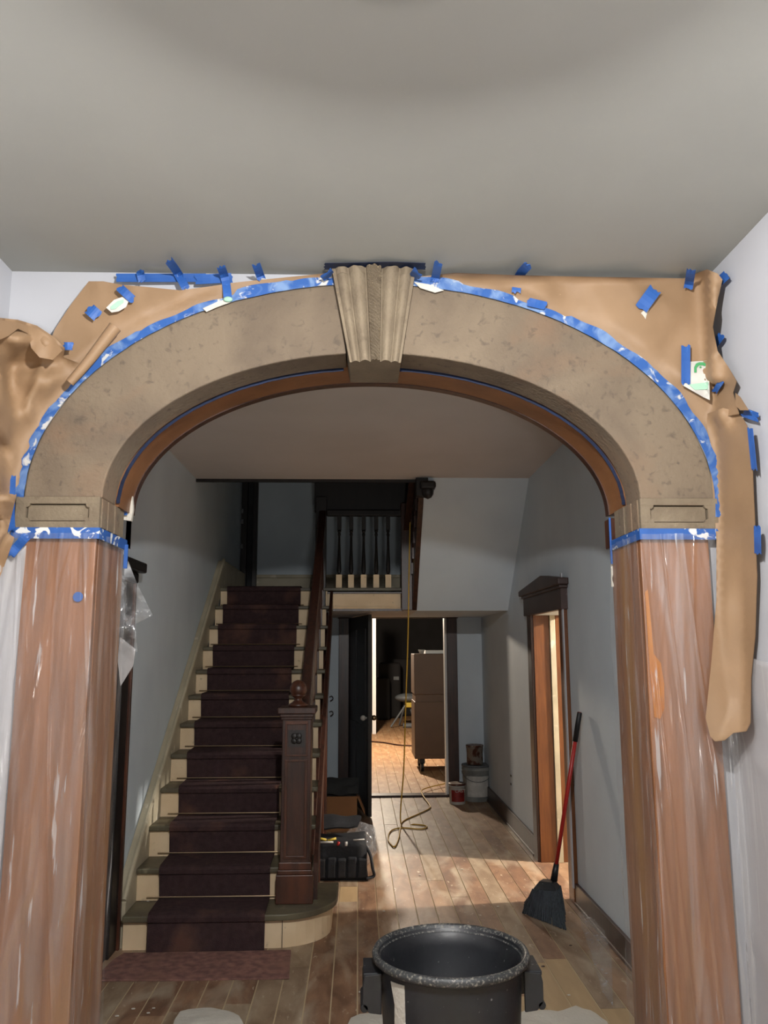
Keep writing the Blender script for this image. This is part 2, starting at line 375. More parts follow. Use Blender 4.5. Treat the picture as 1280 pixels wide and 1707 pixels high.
# keystone: tapered, fluted, a twisted rope carved down its middle
kb = bmesh.new(); NU, NV = 96, 90; grid = []
z0k, z1k = 2.592, 2.945
for j in range(NV+1):
    v = j/NV; z = z0k+(z1k-z0k)*v
    xl = -.031+(-.097+.031)*v; xr = .148+(.204-.148)*v; row = []
    for i in range(NU+1):
        s = i/NU; x = xl+(xr-xl)*s; u = abs(s-.5)*2
        if u < .17: dep = .036+.010*math.cos(u/.17*PI/2)+.006*math.sin(2*PI*(z*1000+ (s-.5)*130*1.5)/13.5)
        elif u < .20: dep = .020
        elif u < .60: dep = .018+.020*math.sin(PI*(u-.20)/.40)
        elif u < .63: dep = .016
        elif u < .90: dep = .016+.013*math.sin(PI*(u-.63)/.27)
        else: dep = .012
        cr = .010*max(0, noise.noise((x*30, z*30, 1)))*(1 if v > .93 else .12)
        row.append(kb.verts.new((x, 2.742-dep+cr, z + (noise.noise((x*40,0,3))*.008 if j == NV else 0))))
    grid.append(row)
for j in range(NV):
    for i in range(NU): kb.faces.new((grid[j][i], grid[j][i+1], grid[j+1][i+1], grid[j+1][i]))
def skirtface(line, yb):
    back = [kb.verts.new((v.co.x, yb, v.co.z)) for v in line]
    for i in range(len(line)-1): kb.faces.new((line[i], line[i+1], back[i+1], back[i]))
skirtface(grid[0], 2.95); skirtface(grid[-1], 2.95)
skirtface([r[0] for r in grid], 2.95); skirtface([r[-1] for r in grid], 2.95)
bmesh.ops.remove_doubles(kb, verts=kb.verts, dist=1e-5)
o = obj('keystone', kb, 'stonelight', A, smooth=False)
# imposts with a recessed notched panel
def impost(x0, x1, xr0, xr1, side):
    z0, z1 = 2.010, 2.117
    bm = bmesh.new(); box(bm, x0, x1, 2.795, 3.06, z0, z1)
    # frame round the sunk panel
    fx0, fx1, fz0, fz1 = x0+.035, x1-.035, z0+.022, z1-.024
    box(bm, x0, x1, 2.77, 2.796, z0, fz0); box(bm, x0, x1, 2.77, 2.796, fz1, z1)
    box(bm, x0, fx0, 2.77, 2.796, fz0, fz1); box(bm, fx1, x1, 2.77, 2.796, fz0, fz1)
    for cx, sx in ((fx0, 1), (fx1, -1)):      # quarter round notches
        for cz, sz in ((fz1, -1), (fz0, 1)):
            pts = [(cx, cz)] + [(cx+sx*.013*math.cos(t), cz+sz*.013*math.sin(t)) for t in [i*PI/10 for i in range(6)]]
            prism(bm, pts, 'y', 2.77, 2.796)
    ob = obj('impost_block', bm, 'stonelight', A, bevel=.0015)
    obj('sunk_panel', B((fx0+.004, fx1-.004, 2.782, 2.796, fz0+.004, fz1-.004)), 'stonelight', ob).location = (0,0,0)
    s = -1 if side == 'l' else 1
    xi = x1 if side == 'l' else x0
    m = bmesh.new()
    for a in (0, .07, .15): box(m, min(xi, xi-s*.004), max(xi, xi-s*.004), 2.79+a, 2.79+a+.055, z0+.003, z1-.003)
    obj('reveal_moulding', m, 'stone', ob).location = (0,0,0)
impost(-1.168, -.884, 0, 0, 'l'); impost(.984, 1.258, 0, 0, 'r')
# wooden lining of the arch behind the stone
t_ = thing('arch_lining', 'thin orange brown wooden band lining the arch behind the stone', 'lining', (AX, 3.02, AZ))
obj('curved_board', ring(bmesh.new(), .930, .534, .966, .566, PI, 0, 2.958, 3.15, 80), 'bandwood', t_, smooth=False)
obj('edge_bead', ring(bmesh.new(), .9265, .5305, .936, .541, PI, 0, 3.12, 3.16, 80), 'darkwood', t_)
for sx, lab in ((-1, 'left'), (1, 'right')):
    x = -.885 if sx < 0 else .99
    tag(obj('capital_block', B((min(x, x-sx*.012), max(x, x+sx*.08), 3.10, 3.17, 1.985, 2.10)), 'redwood', bevel=.004),
        'small dark wooden block at the hall side of the %s impost' % lab, 'block')
tag(obj('primer_flake', (lambda bm: prism(bm, [(-.905,2.09),(-.868,2.085),(-.862,2.13),(-.868,2.185),(-.884,2.20),(-.893,2.15)], 'y', 3.10, 3.118))(bmesh.new()), 'plaster'),
    'pale bare patch where the arch lining meets the left impost', 'patch')
# ================================================================ PIERS
for sx in (-1, 1):
    if sx < 0: x0, x1, lab = -1.135, -.896, 'wooden pier under the left impost seen through clear plastic with a blue dot of tape'
    else: x0, x1, lab = .9835, 1.225, 'wooden pier under the right impost with a bright orange bare patch near its inner edge'
    p = thing('pier', lab, 'pier', ((x0+x1)/2, 2.93, 0))
    obj('front_casing', B((x0, x1, 2.788, 2.82, 0, 1.975)), 'pier', p, bevel=.003)
    xi = x1 if sx < 0 else x0
    obj('reveal_board', B((min(xi, xi+sx*.02), max(xi, xi+sx*.02), 2.823, 3.12, 0, 1.975)), 'pier', p, bevel=.003)
    if sx > 0:
        pts = [(.990,1.79),(1.000,1.80),(1.004,1.70),(1.008,1.58),(1.030,1.55),(1.038,1.48),(1.034,1.40),(1.018,1.365),(.998,1.37),(.992,1.5)]
        tt = obj('stripped_patch', prism(bmesh.new(), pts, 'y', 2.785, 2.790), mat('bare_orange_wood', (178,112,34), .35, c2=(166,98,28), scale=8), p)
        tt['label'] = 'bright orange patch of bare wood'

# ================================================================ PAINTER'S TAPE
def strip_bm(pts, wpx, off, n=5, jag=0, k=.0):
    """tape laid along a centre line; pts are sight lines met with the wall, ceiling or side wall behind"""
    bm = bmesh.new(); path = smooth_path([(x, y, 0) for x, y in pts], 5) if len(pts) > 2 else [Vector((pts[0][0]+(pts[1][0]-pts[0][0])*i/5, pts[0][1]+(pts[1][1]-pts[0][1])*i/5, 0)) for i in range(6)]
    rows = []; N = len(path)-1
    for i, p in enumerate(path):
        t = (path[min(i+1, N)]-path[max(i-1, 0)]).normalized(); nn = Vector((-t.y, t.x, 0)); row = []
        for j in range(n+1):
            s = j/n-.5; q = p+nn*wpx*s
            if i in (0, N) and jag: q = q + t*jag*(random.random()-.5)
            o_ = off + .004*math.sin(i*.9) + .002*abs(s) + (k*(i/N) if k > 0 else -k*(1-i/N))
            row.append(bm.verts.new(surf(q.x, q.y, o_)))
        rows.append(row)
    for i in range(N):
        for j in range(n): bm.faces.new((rows[i][j], rows[i][j+1], rows[i+1][j+1], rows[i+1][j]))
    return bm
G = 'strips of blue tape holding the masking up'
tapes = [
 ([(193,463),(345,463)], 14, .012, 'long level blue tape strip on the white wall at upper left', 'tape'),
 ([(326,466),(388,463)], 16, .016, 'level blue tape strip overlapping the right end of the long one at upper left', 'tape'),
 ([(281,434),(296,455),(310,481)], 14, .030, 'slanting blue tape crossing the long level strip and reaching the ceiling', 'tape'),
 ([(368,444),(376,468),(380,500)], 14, .034, 'upright blue tape ending in a round plaster blob left of the keystone', 'tape'),
 ([(233,451),(237,470)], 13, .026, 'stubby dark blotched blue tape near the left end of the level strip', 'tape'),
 ([(199,479),(222,500)], 14, .062, 'folded blue tape above the torn left paper label', 'tape'),
 ([(148,514),(164,528)], 20, .062, 'small square of blue tape with a notched end on the left brown paper', 'tape'),
 ([(106,577),(122,577)], 13, .085, 'tiny crumpled blue tape joining the two left brown papers', 'tape'),
 ([(427,441),(436,466)], 14, .030, 'short upright blue tape midway between keystone and level strips', 'tape'),
 ([(731,437),(724,470)], 14, .036, 'upright blue tape just right of the keystone', 'tape'),
 ([(881,441),(865,461),(860,488)], 15, .036, 'curving blue tape on the brown paper halfway along the right ceiling line', 'tape'),
 ([(1092,482),(1068,515)], 22, .050, 'wide slanting blue tape with a torn white end on the right brown paper', 'tape'),
 ([(1152,450),(1147,481)], 15, .050, 'upright blue tape holding the paper at the right ceiling corner', 'tape'),
 ([(1211,458),(1184,483)], 15, .020, 'slanting blue tape across the corner onto the right wall', 'tape'),
 ([(1203,558),(1187,580)], 12, .020, 'small slanting blue tape on the right wall edge of the paper', 'tape'),
 ([(1204,633),(1191,653)], 9, .036, 'thin curled blue tape above the hanging paper roll', 'tape'),
 ([(1143,576),(1143,640)], 15, .062, 'upright blue tape beside the white paper label with the green arch', 'tape'),
 ([(1238,687),(1264,696)], 15, .020, 'short level blue tape at the top of the hanging paper on the right wall', 'tape'),
 ([(1250,714),(1257,783)], 9, .034, 'long upright blue tape on the edge of the hanging paper', 'tape'),
 ([(1262,877),(1263,924)], 11, .034, 'lowest blue tape on the edge of the hanging paper', 'tape'),
 ([(880,503),(910,510)], 14, .040, 'short blue tape patch riding above the arch tape right of the keystone', 'tape'),
 ([(45,893),(28,912),(17,926)], 15, .075, 'rounded blue tape tail hanging below the left impost over the brown paper', 'tape'),
 ([(18,792),(16,850),(17,886)], 17, .045, 'upright blue tape on the outer side of the left impost', 'tape'),
 ([(543,455),(549,462)], 22, .05, 'blue tape square at the left top of the keystone', 'tape'),
 ([(697,452),(690,462)], 18, .05, 'small blue tape square at the right top of the keystone', 'tape'),
]
for pts, wd, off, lab, cat in tapes:
    tag(obj('masking_tape', strip_bm(pts, wd, off, jag=5), 'tape', sol=.0012), lab, cat, G)
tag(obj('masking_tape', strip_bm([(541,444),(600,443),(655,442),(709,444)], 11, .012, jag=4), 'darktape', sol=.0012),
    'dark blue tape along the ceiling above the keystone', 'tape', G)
def ring_tape(name, a, b, wfun, t0, t1, y, m, lab, n=90, seed=0):
    bm = bmesh.new(); rows = []
    for i in range(n+1):
        t = t0+(t1-t0)*i/n; w_ = wfun(i/n)
        yy = y-.004*noise.noise((i*.35, seed, 0))
        rows.append([bm.verts.new((ell(a+w_*s, b+w_*s, t)[0], yy+.002*s, ell(a+w_*s, b+w_*s, t)[1])) for s in (-.1, .25, .6, 1)])
    for i in range(n):
        for k in range(3): bm.faces.new((rows[i][k], rows[i][k+1], rows[i+1][k+1], rows[i+1][k]))
    return tag(obj(name, bm, m, sol=.0015), lab, 'tape', 'tape bands following the stone arch')
def stepw(seed, base=.026, lastw=None):
    rr = random.Random(seed); st = [base+rr.uniform(-.007, .009) for _ in range(9)]
    return lambda s: st[min(8, int(s*9))] + .004*math.sin(s*9*2*PI)
ring_tape('masking_tape', OA-.002, OB-.002, stepw(3, .032), PI+.0, PI-tk-.03, 2.770, 'smeartape', 'long plaster smeared blue tape following the arch left of the keystone')
ring_tape('masking_tape', OA-.002, OB-.002, stepw(5, .030), 0-.08, tk+.03, 2.770, 'smeartape', 'long plaster smeared blue tape following the arch right of the keystone', seed=4)
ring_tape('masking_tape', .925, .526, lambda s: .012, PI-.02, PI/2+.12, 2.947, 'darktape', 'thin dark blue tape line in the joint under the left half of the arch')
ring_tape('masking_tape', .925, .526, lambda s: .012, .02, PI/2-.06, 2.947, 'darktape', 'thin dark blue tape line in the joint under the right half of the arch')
def wrap_tape(x0, x1, side, lab):
    bm = bmesh.new(); z0, z1 = 1.972, 2.010
    box(bm, x0, x1, 2.766, 2.770, z0, z1)
    xi = x1 if side < 0 else x0
    box(bm, xi-(.0 if side < 0 else .004), xi+(.004 if side < 0 else 0), 2.766, 3.10, z0, z1)
    for v in bm.verts: v.co.z += .004*noise.noise((v.co.x*9, v.co.y*9, 0))
    tag(obj('masking_tape', bm, M['smeartape2']), lab, 'tape', 'tape bands wrapped under the imposts')
M['smeartape2'] = mat('paint_dabbed_blue_tape', (34,80,150), .55, c2=(40,88,160), scale=12, c3=(215,215,213), s3=16, lo3=.58, hi3=.61, dist=1.2)
wrap_tape(-1.175, -.882, -1, 'blue tape band dabbed with white paint under the left impost')
wrap_tape(.980, 1.262, 1, 'blue tape band dabbed with white paint under the right impost')
tag(obj('masking_tape', B((-.880,-.866,3.07,3.075,1.90,1.99)), 'tape'), 'narrow blue tape tail hanging at the back of the left reveal', 'tape', G)
tag(obj('masking_tape', B((-.905,-.880,3.085,3.09,2.105,2.135)), 'tape'), 'small blue tape square where the arch lining meets the left impost', 'tape', G)
tag(obj('masking_tape', B((.972,.979,3.09,3.095,1.92,2.10)), 'tape'), 'narrow blue tape along the back edge of the right impost', 'tape', G)
p = PY(130, 995, 2.782)
tag(obj('masking_tape', (lambda bm: (bmesh.ops.create_circle(bm, cap_ends=True, segments=14, radius=.017, matrix=Matrix.Translation(p)@Matrix.Rotation(PI/2,4,'X')), bm)[1])(bmesh.new()), 'tape', sol=.002),
    'round blue tape dot on the left pier under the plastic', 'tape', G)
p = surf(380, 499, .042)
bm = bmesh.new(); bmesh.ops.create_uvsphere(bm, u_segments=14, v_segments=8, radius=.017, matrix=Matrix.Translation(p)@Matrix.Diagonal((1,.5,.6,1)))
tag(obj('plaster_blob', bm, mat('greenish_plaster', (150,190,170), .8), smooth=True), 'greenish round plaster blob on the end of the upright tape', 'plaster')
# smears of plaster on the tape by the keystone
for (pts, lab) in (([(690,470),(715,474),(740,484),(725,488),(700,480)], 'white plaster smear on the tape right of the keystone'),
                   ([(1072,518),(1082,516),(1078,524),(1076,532),(1072,526),(1068,522)], 'torn white bit under the wide slanting tape'),
                   ([(338,514),(360,504),(378,498),(384,504),(362,512),(344,520)], 'white plaster smear on the tape left of the keystone')):
    tag(obj('plaster_smear', sheet_bm(pts, lambda u, v: surf(u, v, .036+.002*noise.noise((u*.2, v*.2, 0))), 5), 'plaster', sol=.001), lab, 'plaster')

# ================================================================ BROWN PAPER
def crumple(u, v, amp=.02, sc=.012, seed=0, ridge=.5):
    a = noise.noise((u*sc, v*sc, seed)); b = noise.noise((u*sc*2.3+9, v*sc*1.7, seed+4))
    r = 1-abs(noise.noise((u*sc*1.1+3, v*sc*.8+2, seed+8)))*2
    return amp*(.9*a + .45*b + ridge*max(0, r-.55)*1.6)
def paper(poly, fn, step, lab, mname='paper'):
    return tag(obj('masking_paper', sheet_bm(poly, fn, step), mname, smooth=True, sol=.0012), lab, 'paper')
def proj(x, y, z):
    v = Vector((x, y, z))-CAM; k = v.dot(fw)
    return (640+F_PX*v.dot(R_)/k, 853.5-F_PX*v.dot(U_)/k)
def edge(t0, t1, n=16, a=1.206, b=.799):
    return [proj(ell(a, b, math.radians(t0+(t1-t0)*i/n))[0], 2.782, ell(a, b, math.radians(t0+(t1-t0)*i/n))[1]) for i in range(n+1)]
def near_arch(u, v, full):
    q = surf(u, v, .02); e = math.hypot((q.x-AX)/1.206, (q.z-AZ)/.799)-1
    if q.y < 2.7: return .012+(full-.012)*max(0, min(1, (1225-u)/40)) if v < 600 else full
    if q.z < AZ: return full
    k = max(0, min(1, (e-.02)/.07)); return .012+(full-.012)*k*k*(3-2*k)
R1 = [(690,462),(760,455),(860,459),(1000,462),(1140,464),(1160,456),(1178,449),(1196,456),(1204,466),(1196,500),(1188,545),(1196,585),(1214,612),(1228,636),(1222,655),(1232,690),(1180,700),(1182,735),(1192,800)] + edge(6, 83) + [(704,462)]
paper(R1, lambda u, v: surf(u, v, near_arch(u, v, .028+crumple(u, v, .022, .010, 2)+(.035*math.exp(-((u-1188)/16)**2) if v < 640 else .0))), 9,
      'wide brown paper sheet masking the wall from the keystone to the right corner')
def hang_off(u, v):
    k = (v-690)/540
    o_ = .026+.006*noise.noise((u*.02, v*.006, 5))
    o_ += .03*math.exp(-((v-690)/22)**2)*math.sin((u-1180)*.09)
    o_ += .05*max(0, (v-1150)/90)**2
    o_ += .045*max(0, min(1, (v-860)/160))*max(0, min(1, (1238-u)/30))
    return max(.016, o_)
R2 = [(1178,690),(1205,680),(1228,686),(1240,700),(1248,715),(1254,770),(1258,860),(1262,960),(1259,1060),(1252,1130),(1251,1205),(1244,1219),(1222,1222),(1208,1234),(1192,1236),(1184,1228),(1176,1196),(1178,1180),(1186,1100),(1194,1000),(1194,900),(1188,820),(1180,750)]
paper(R2, lambda u, v: surf(u, v, hang_off(u, v)), 9, 'long strip of brown paper hanging down the right corner with a curled lower end')
# small torn flap of paper on the right edge
bm = bmesh.new(); flap = [(1226,655),(1234,662),(1248,684),(1234,684),(1226,676)]
paper(flap, lambda u, v: surf(u, v, .03+.02*(v-655)/30), 6, 'small torn paper flap sticking out above the hanging strip')
L1 = [(148,469),(172,469),(205,475),(240,478),(300,484),(345,478),(400,470),(470,463),(541,456),*edge(96,150),(84,650),(70,600),(92,548),(118,508)]
paper(L1, lambda u, v: surf(u, v, near_arch(u, v, .034+crumple(u, v, .02, .011, 7))), 9, 'brown paper sheet masking the wall from the left shoulder of the arch to the keystone')
# rolled fold lying along the arch tape
rl = [surf(x, y, .085) for x, y in ((192,545),(170,573),(145,605),(116,638))]
tag(obj('masking_paper', tube(bmesh.new(), smooth_path(rl, 6), [.014+.008*(1-i/18) for i in range(19)], 12, cap=False), 'paper', smooth=True, sol=.0012),
    'rolled edge of brown paper lying along the arch tape', 'paper')
L2 = [(-60,520),(0,530),(30,533),(62,543),(90,562),(108,580),(106,596),(132,606),(140,612)] + edge(143, 178, 14, 1.225, .82) + [(12,888),(24,896),(12,930),(0,962),(-60,970)]
def l2off(u, v):
    o_ = .075+crumple(u, v, .05, .014, 11, .9)
    o_ += .035*math.exp(-((v-560-(u-20)*.25)/16)**2)
    o_ -= .03*math.exp(-((v-610)/14)**2)*max(0, min(1, (u+10)/40))
    return near_arch(u, v, max(.035, o_))+(.016 if v < 860 else 0)
paper(L2, lambda u, v: surf(u, v, l2off(u, v)), 8, 'large crumpled brown paper bulging over the left corner beside the arch')
# folded over lip of the left paper
L3 = [(-60,528),(0,534),(30,538),(64,548),(92,568),(104,584),(88,600),(66,596),(52,580),(46,556),(30,548),(14,560),(0,566),(-60,560)]
paper(L3, lambda u, v: surf(u, v, .155+.018*noise.noise((u*.03, v*.03, 3))-.03*max(0,(560-v)/40)), 7, 'turned over lip along the top of the crumpled left paper')
# torn product labels printed on the paper
def label_thing(poly, off, lab, marks):
    c = surf(sum(p[0] for p in poly)/len(poly), sum(p[1] for p in poly)/len(poly), off)
    t = thing('paper_label', lab, 'label', c)
    obj('label_sheet', sheet_bm(poly, lambda u, v: surf(u, v, off), 8), 'whitelabel', t, sol=.001)
    for nm, pl, m in marks:
        obj(nm, sheet_bm(pl, lambda u, v: surf(u, v, off+.003), 5), m, t, sol=.001)
archmark = [(1157,621),(1157,612),(1160,606),(1165,604),(1173,604),(1177,607),(1179,613),(1179,621),(1175,621),(1175,613),(1172,609),(1165,609),(1161,613),(1161,621)]
dot = [(1167.5+1.8*math.cos(i), 612+1.8*math.sin(i)) for i in range(6)]
label_thing([(1150,603),(1181,601),(1183,667),(1172,662),(1158,654),(1137,642),(1138,636),(1150,641)], .056,
            'white paper label with a green arch mark on the right brown paper',
            [('arch_mark', archmark, 'green'), ('mark_dot', dot, 'green'), ('green_band', [(1148,641),(1180,637),(1180,649),(1158,650)], 'palegreen')])
label_thing([(177,513),(190,500),(204,495),(214,503),(210,512),(198,519),(186,521)], .068,
            'torn white label with faded green print on the left brown paper', [('green_print', [(184,511),(196,502),(206,499),(206,504),(192,515),(185,516)], 'palegreen')])

# ================================================================ PLASTIC FILM
def film(fn, nu, nv, m, lab, amp=.008, fu=9, seed=0, dirv=(0,-1,0)):
    bm = bmesh.new(); rows = []; dv = Vector(dirv)
    for j in range(nv+1):
        v = j/nv; row = []
        for i in range(nu+1):
            u = i/nu; p = Vector(fn(u, v))
            w_ = noise.noise((u*fu*.35+v*1.0, v*1.3, seed))*2 + .8*max(0, 1-abs(noise.noise((u*fu*.4-v*1.6, v*1.1, seed+5)))*9) + .5*max(0, 1-abs(noise.noise((u*fu*.3+v*2.6, v*1.7, seed+9)))*10)
            row.append(bm.verts.new(p+dv*(amp*(w_+.3))))
        rows.append(row)
    for j in range(nv):
        for i in range(nu): bm.faces.new((rows[j][i], rows[j][i+1], rows[j+1][i+1], rows[j+1][i]))
    return tag(obj('plastic_sheet', bm, m, smooth=True), lab, 'plastic sheet')
def lerp(a, b, t): return a+(b-a)*t
ZT = 1.99
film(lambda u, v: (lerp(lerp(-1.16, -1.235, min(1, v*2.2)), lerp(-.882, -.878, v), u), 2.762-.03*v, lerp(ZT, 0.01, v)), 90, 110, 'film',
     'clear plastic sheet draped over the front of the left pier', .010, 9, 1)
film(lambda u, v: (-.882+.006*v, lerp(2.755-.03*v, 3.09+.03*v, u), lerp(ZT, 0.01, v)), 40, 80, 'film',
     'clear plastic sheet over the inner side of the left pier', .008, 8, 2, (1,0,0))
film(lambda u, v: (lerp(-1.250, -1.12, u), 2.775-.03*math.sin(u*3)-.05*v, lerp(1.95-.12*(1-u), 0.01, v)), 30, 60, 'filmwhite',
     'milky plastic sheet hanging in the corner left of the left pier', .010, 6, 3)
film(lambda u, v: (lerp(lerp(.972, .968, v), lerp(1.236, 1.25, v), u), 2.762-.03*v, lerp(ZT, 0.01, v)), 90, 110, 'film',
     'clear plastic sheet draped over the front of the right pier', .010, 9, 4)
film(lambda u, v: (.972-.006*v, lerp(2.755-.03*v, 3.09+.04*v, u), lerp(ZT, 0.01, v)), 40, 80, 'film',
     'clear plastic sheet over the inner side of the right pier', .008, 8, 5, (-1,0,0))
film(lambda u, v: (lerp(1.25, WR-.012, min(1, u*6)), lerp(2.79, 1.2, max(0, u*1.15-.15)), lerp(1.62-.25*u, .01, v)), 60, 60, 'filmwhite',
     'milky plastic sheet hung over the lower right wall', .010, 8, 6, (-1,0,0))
# loose flap behind the left pier
fp = [(196,920),(214,936),(228,972),(255,1026),(238,1034),(226,1040),(229,1088),(214,1078),(196,1066),(187,1052),(192,1000)]
tag(obj('plastic_flap', sheet_bm(fp, lambda u, v: PY(u, v, 3.13+.05*noise.noise((u*.04, v*.03, 2))), 6), 'filmbag', smooth=True),
    'loose flap of clear plastic sticking out behind the left pier', 'plastic sheet')
pf = [(200,1062),(226,1082),(222,1110),(201,1144),(196,1100)]
tag(obj('paper_scrap', sheet_bm(pf, lambda u, v: PY(u, v, 3.22), 8), 'filmwhite', sol=.001), 'pale torn scrap below the loose plastic flap', 'scrap')
# thin white torn film edge at the right reveal
pf = [(1021,890),(1027,905),(1024,950),(1020,965),(1024,978),(1019,978),(1018,940),(1022,915)]
tag(obj('paper_scrap', sheet_bm(pf, lambda u, v: PY(u, v, 3.108), 8), 'plaster', sol=.001), 'narrow torn white strip behind the right impost', 'scrap')

# ================================================================ STAIRCASE
D1, T, RZ = 4.727, .2567, .18; XS0, XS1 = -1.268, -.285
ST = thing('staircase', 'straight wooden staircase with cream risers and dark balustrade rising to a landing', 'staircase', (-.8, D1, 0))
for n in range(1, 13):
    y = D1+(n-1)*T; z = n*RZ
    if n == 1:   # curtail step with a rounded right end
        def cpoly(y0, rr, xe):
            pts = [(XS0, y0), (xe-rr, y0)]
            pts += [(xe-rr+rr*math.sin(t), y0+rr*(1-math.cos(t))) for t in [i*PI/2/8 for i in range(1, 9)]]
            return pts + [(xe, y0+.62), (XS1, y0+.62), (XS1, y0+T+.02), (XS0, y0+T+.02)]
        obj('riser', prism(bmesh.new(), cpoly(y+.035, .30, -.15), 'z', 0, z-.032), 'cream', ST)
        tr = bmesh.new(); prism(tr, cpoly(y, .33, -.115), 'z', z-.032, z); obj('tread', tr, 'tread', ST, bevel=.008)
        continue
    last = n == 12
    obj('riser', B((XS0, XS1, y+.03, y+.05, (n-1)*RZ-.001, z-.03)), 'cream', ST)
    if not last: obj('tread', B((XS0, XS1+.03, y, y+T+.035, z-.03, z)), 'tread', ST, bevel=.007)
# seam in the curved riser
obj('riser_seam', B((-.41,-.407,D1+.030,D1+.036,.002,.146)), 'headwood', ST)
# wall skirt that follows the flight
sk = [(4.66,0),(4.66,.30),(4.80,.36)]
sk = [(4.79, 0), (4.79, .23), (4.90, .34), (7.62, 2.34), (7.75, 2.43), (9.26, 2.43), (9.26, 2.1), (7.6, 2.1), (4.73+.2, 0)]
s_ = obj('wall_skirt', prism(bmesh.new(), sk, 'x', HXL+.002, XS0), 'skirt', ST)
capb = bmesh.new(); tube(capb, [(XS0-.01, 4.79, .245), (XS0-.01, 4.90, .355), (XS0-.01, 7.62, 2.352), (XS0-.01, 7.75, 2.44)], .014, 8)
obj('skirt_moulding', capb, 'skirt', ST)
# outer stringer and panelling under the stairs
under = [(5.1,0),(5.1,.2),(7.55,1.93),(7.57,1.93),(7.57,0)]
obj('stair_panelling', prism(bmesh.new(), under, 'x', XS1-.012, XS1+.012), 'darkwood', ST)
for i in range(4):
    y = 5.25+i*.57; zt = (y-5.1)*.70
    obj('panel_stile', B((XS1+.012, XS1+.03, y, y+.06, 0, zt+.2)), 'redwood', ST, bevel=.003)
string = [(4.99,.18),(7.55,1.97),(7.55,2.13),(7.50,2.13),(4.99,.38)]
obj('outer_stringer', prism(bmesh.new(), string, 'x', XS1+.03, XS1+.055), 'darkwood', ST)
# landing
obj('landing', B((HXL, .42, 7.555+.0, 9.3, 2.13, 2.16), ), 'tread', ST, bevel=.005)
obj('landing_soffit', B((XS1, .545, 7.58, 9.3, 1.95, 1.97)), 'hallceil', ST)
obj('landing_fascia', B((XS1, .395, 7.555, 7.575, 1.965, 2.105)), 'cream', ST, bevel=.003)
obj('fascia_moulding', B((XS1, .395, 7.545, 7.575, 1.975, 1.988)), 'cream', ST, bevel=.003)
obj('fascia_lip', B((XS1, .40, 7.53, 7.575, 2.105, 2.118)), 'darkwood', ST)
obj('landing_bottom_rail', B((XS1, .42, 7.555, 7.60, 1.945, 1.965)), 'darkwood', ST)
# newel post
nx0, nx1, ny0 = -.463, -.252, 4.905; ncx = (nx0+nx1)/2; ncy = ny0+.105
NP = obj('newel_post', B((ncx-.085, ncx+.085, ncy-.085, ncy+.085, .18, 1.20)), 'darkwood', ST, bevel=.004)
def sub(name, bm, m, par, **k):
    o = obj(name, bm, m, par, **k); o.location = (0,0,0); return o
sub('newel_base', B((nx0,nx1,ny0,ny0+.21,.18,.335),(nx0+.008,nx1-.008,ny0+.008,ny0+.202,.335,.36),(nx0+.014,nx1-.014,ny0+.014,ny0+.196,.36,.40)), 'redwood', NP, bevel=.004)
sub('newel_cap', B((ncx-.112,ncx+.112,ncy-.112,ncy+.112,1.225,1.262),(ncx-.10,ncx+.10,ncy-.10,ncy+.10,1.205,1.226),(ncx-.093,ncx+.093,ncy-.093,ncy+.093,1.19,1.206)), 'darkwood', NP, bevel=.006)
sub('newel_ball', lathe(bmesh.new(), [(.055,0),(.06,.01),(.04,.022),(.024,.035),(.022,.048),(.034,.058),(.05,.07)]+[(.052*math.sin(PI*(.28+.72*i/12)), .10-.055*math.cos(PI*(.28+.72*i/12))) for i in range(13)], (ncx, ncy, 1.262), 24), 'redwood', NP, smooth=True)
fr = bmesh.new(); fy = ncy-.087
for (a,b,c_,d) in ((-.066,.066,1.165,1.185),(-.066,.066,.985,.995),(-.066,-.056,.99,1.17),(.056,.066,.99,1.17)): box(fr, ncx+a, ncx+b, fy-.006, fy, c_, d)
for (a,b,c_,d) in ((-.066,.066,.955,.967),(-.066,.066,.42,.435),(-.066,-.05,.43,.96),(.05,.066,.43,.96)): box(fr, ncx+a, ncx+b, fy-.006, fy, c_, d)
sub('newel_face_frame', fr, 'redwood', NP, bevel=.002)
ro = bmesh.new()
for i in range(4):
    a = i*PI/2+PI/4; bmesh.ops.create_uvsphere(ro, u_segments=10, v_segments=6, radius=.019, matrix=Matrix.Translation((ncx+.019*math.cos(a), fy-.001, 1.085+.019*math.sin(a)))@Matrix.Diagonal((1,.5,1,1)))
bmesh.ops.create_uvsphere(ro, u_segments=10, v_segments=6, radius=.010, matrix=Matrix.Translation((ncx, fy-.008, 1.085)))
box(ro, ncx-.048, ncx+.048, fy-.002, fy+.001, 1.037, 1.133)
sub('carved_rosette', ro, 'blackwood', NP, smooth=False)
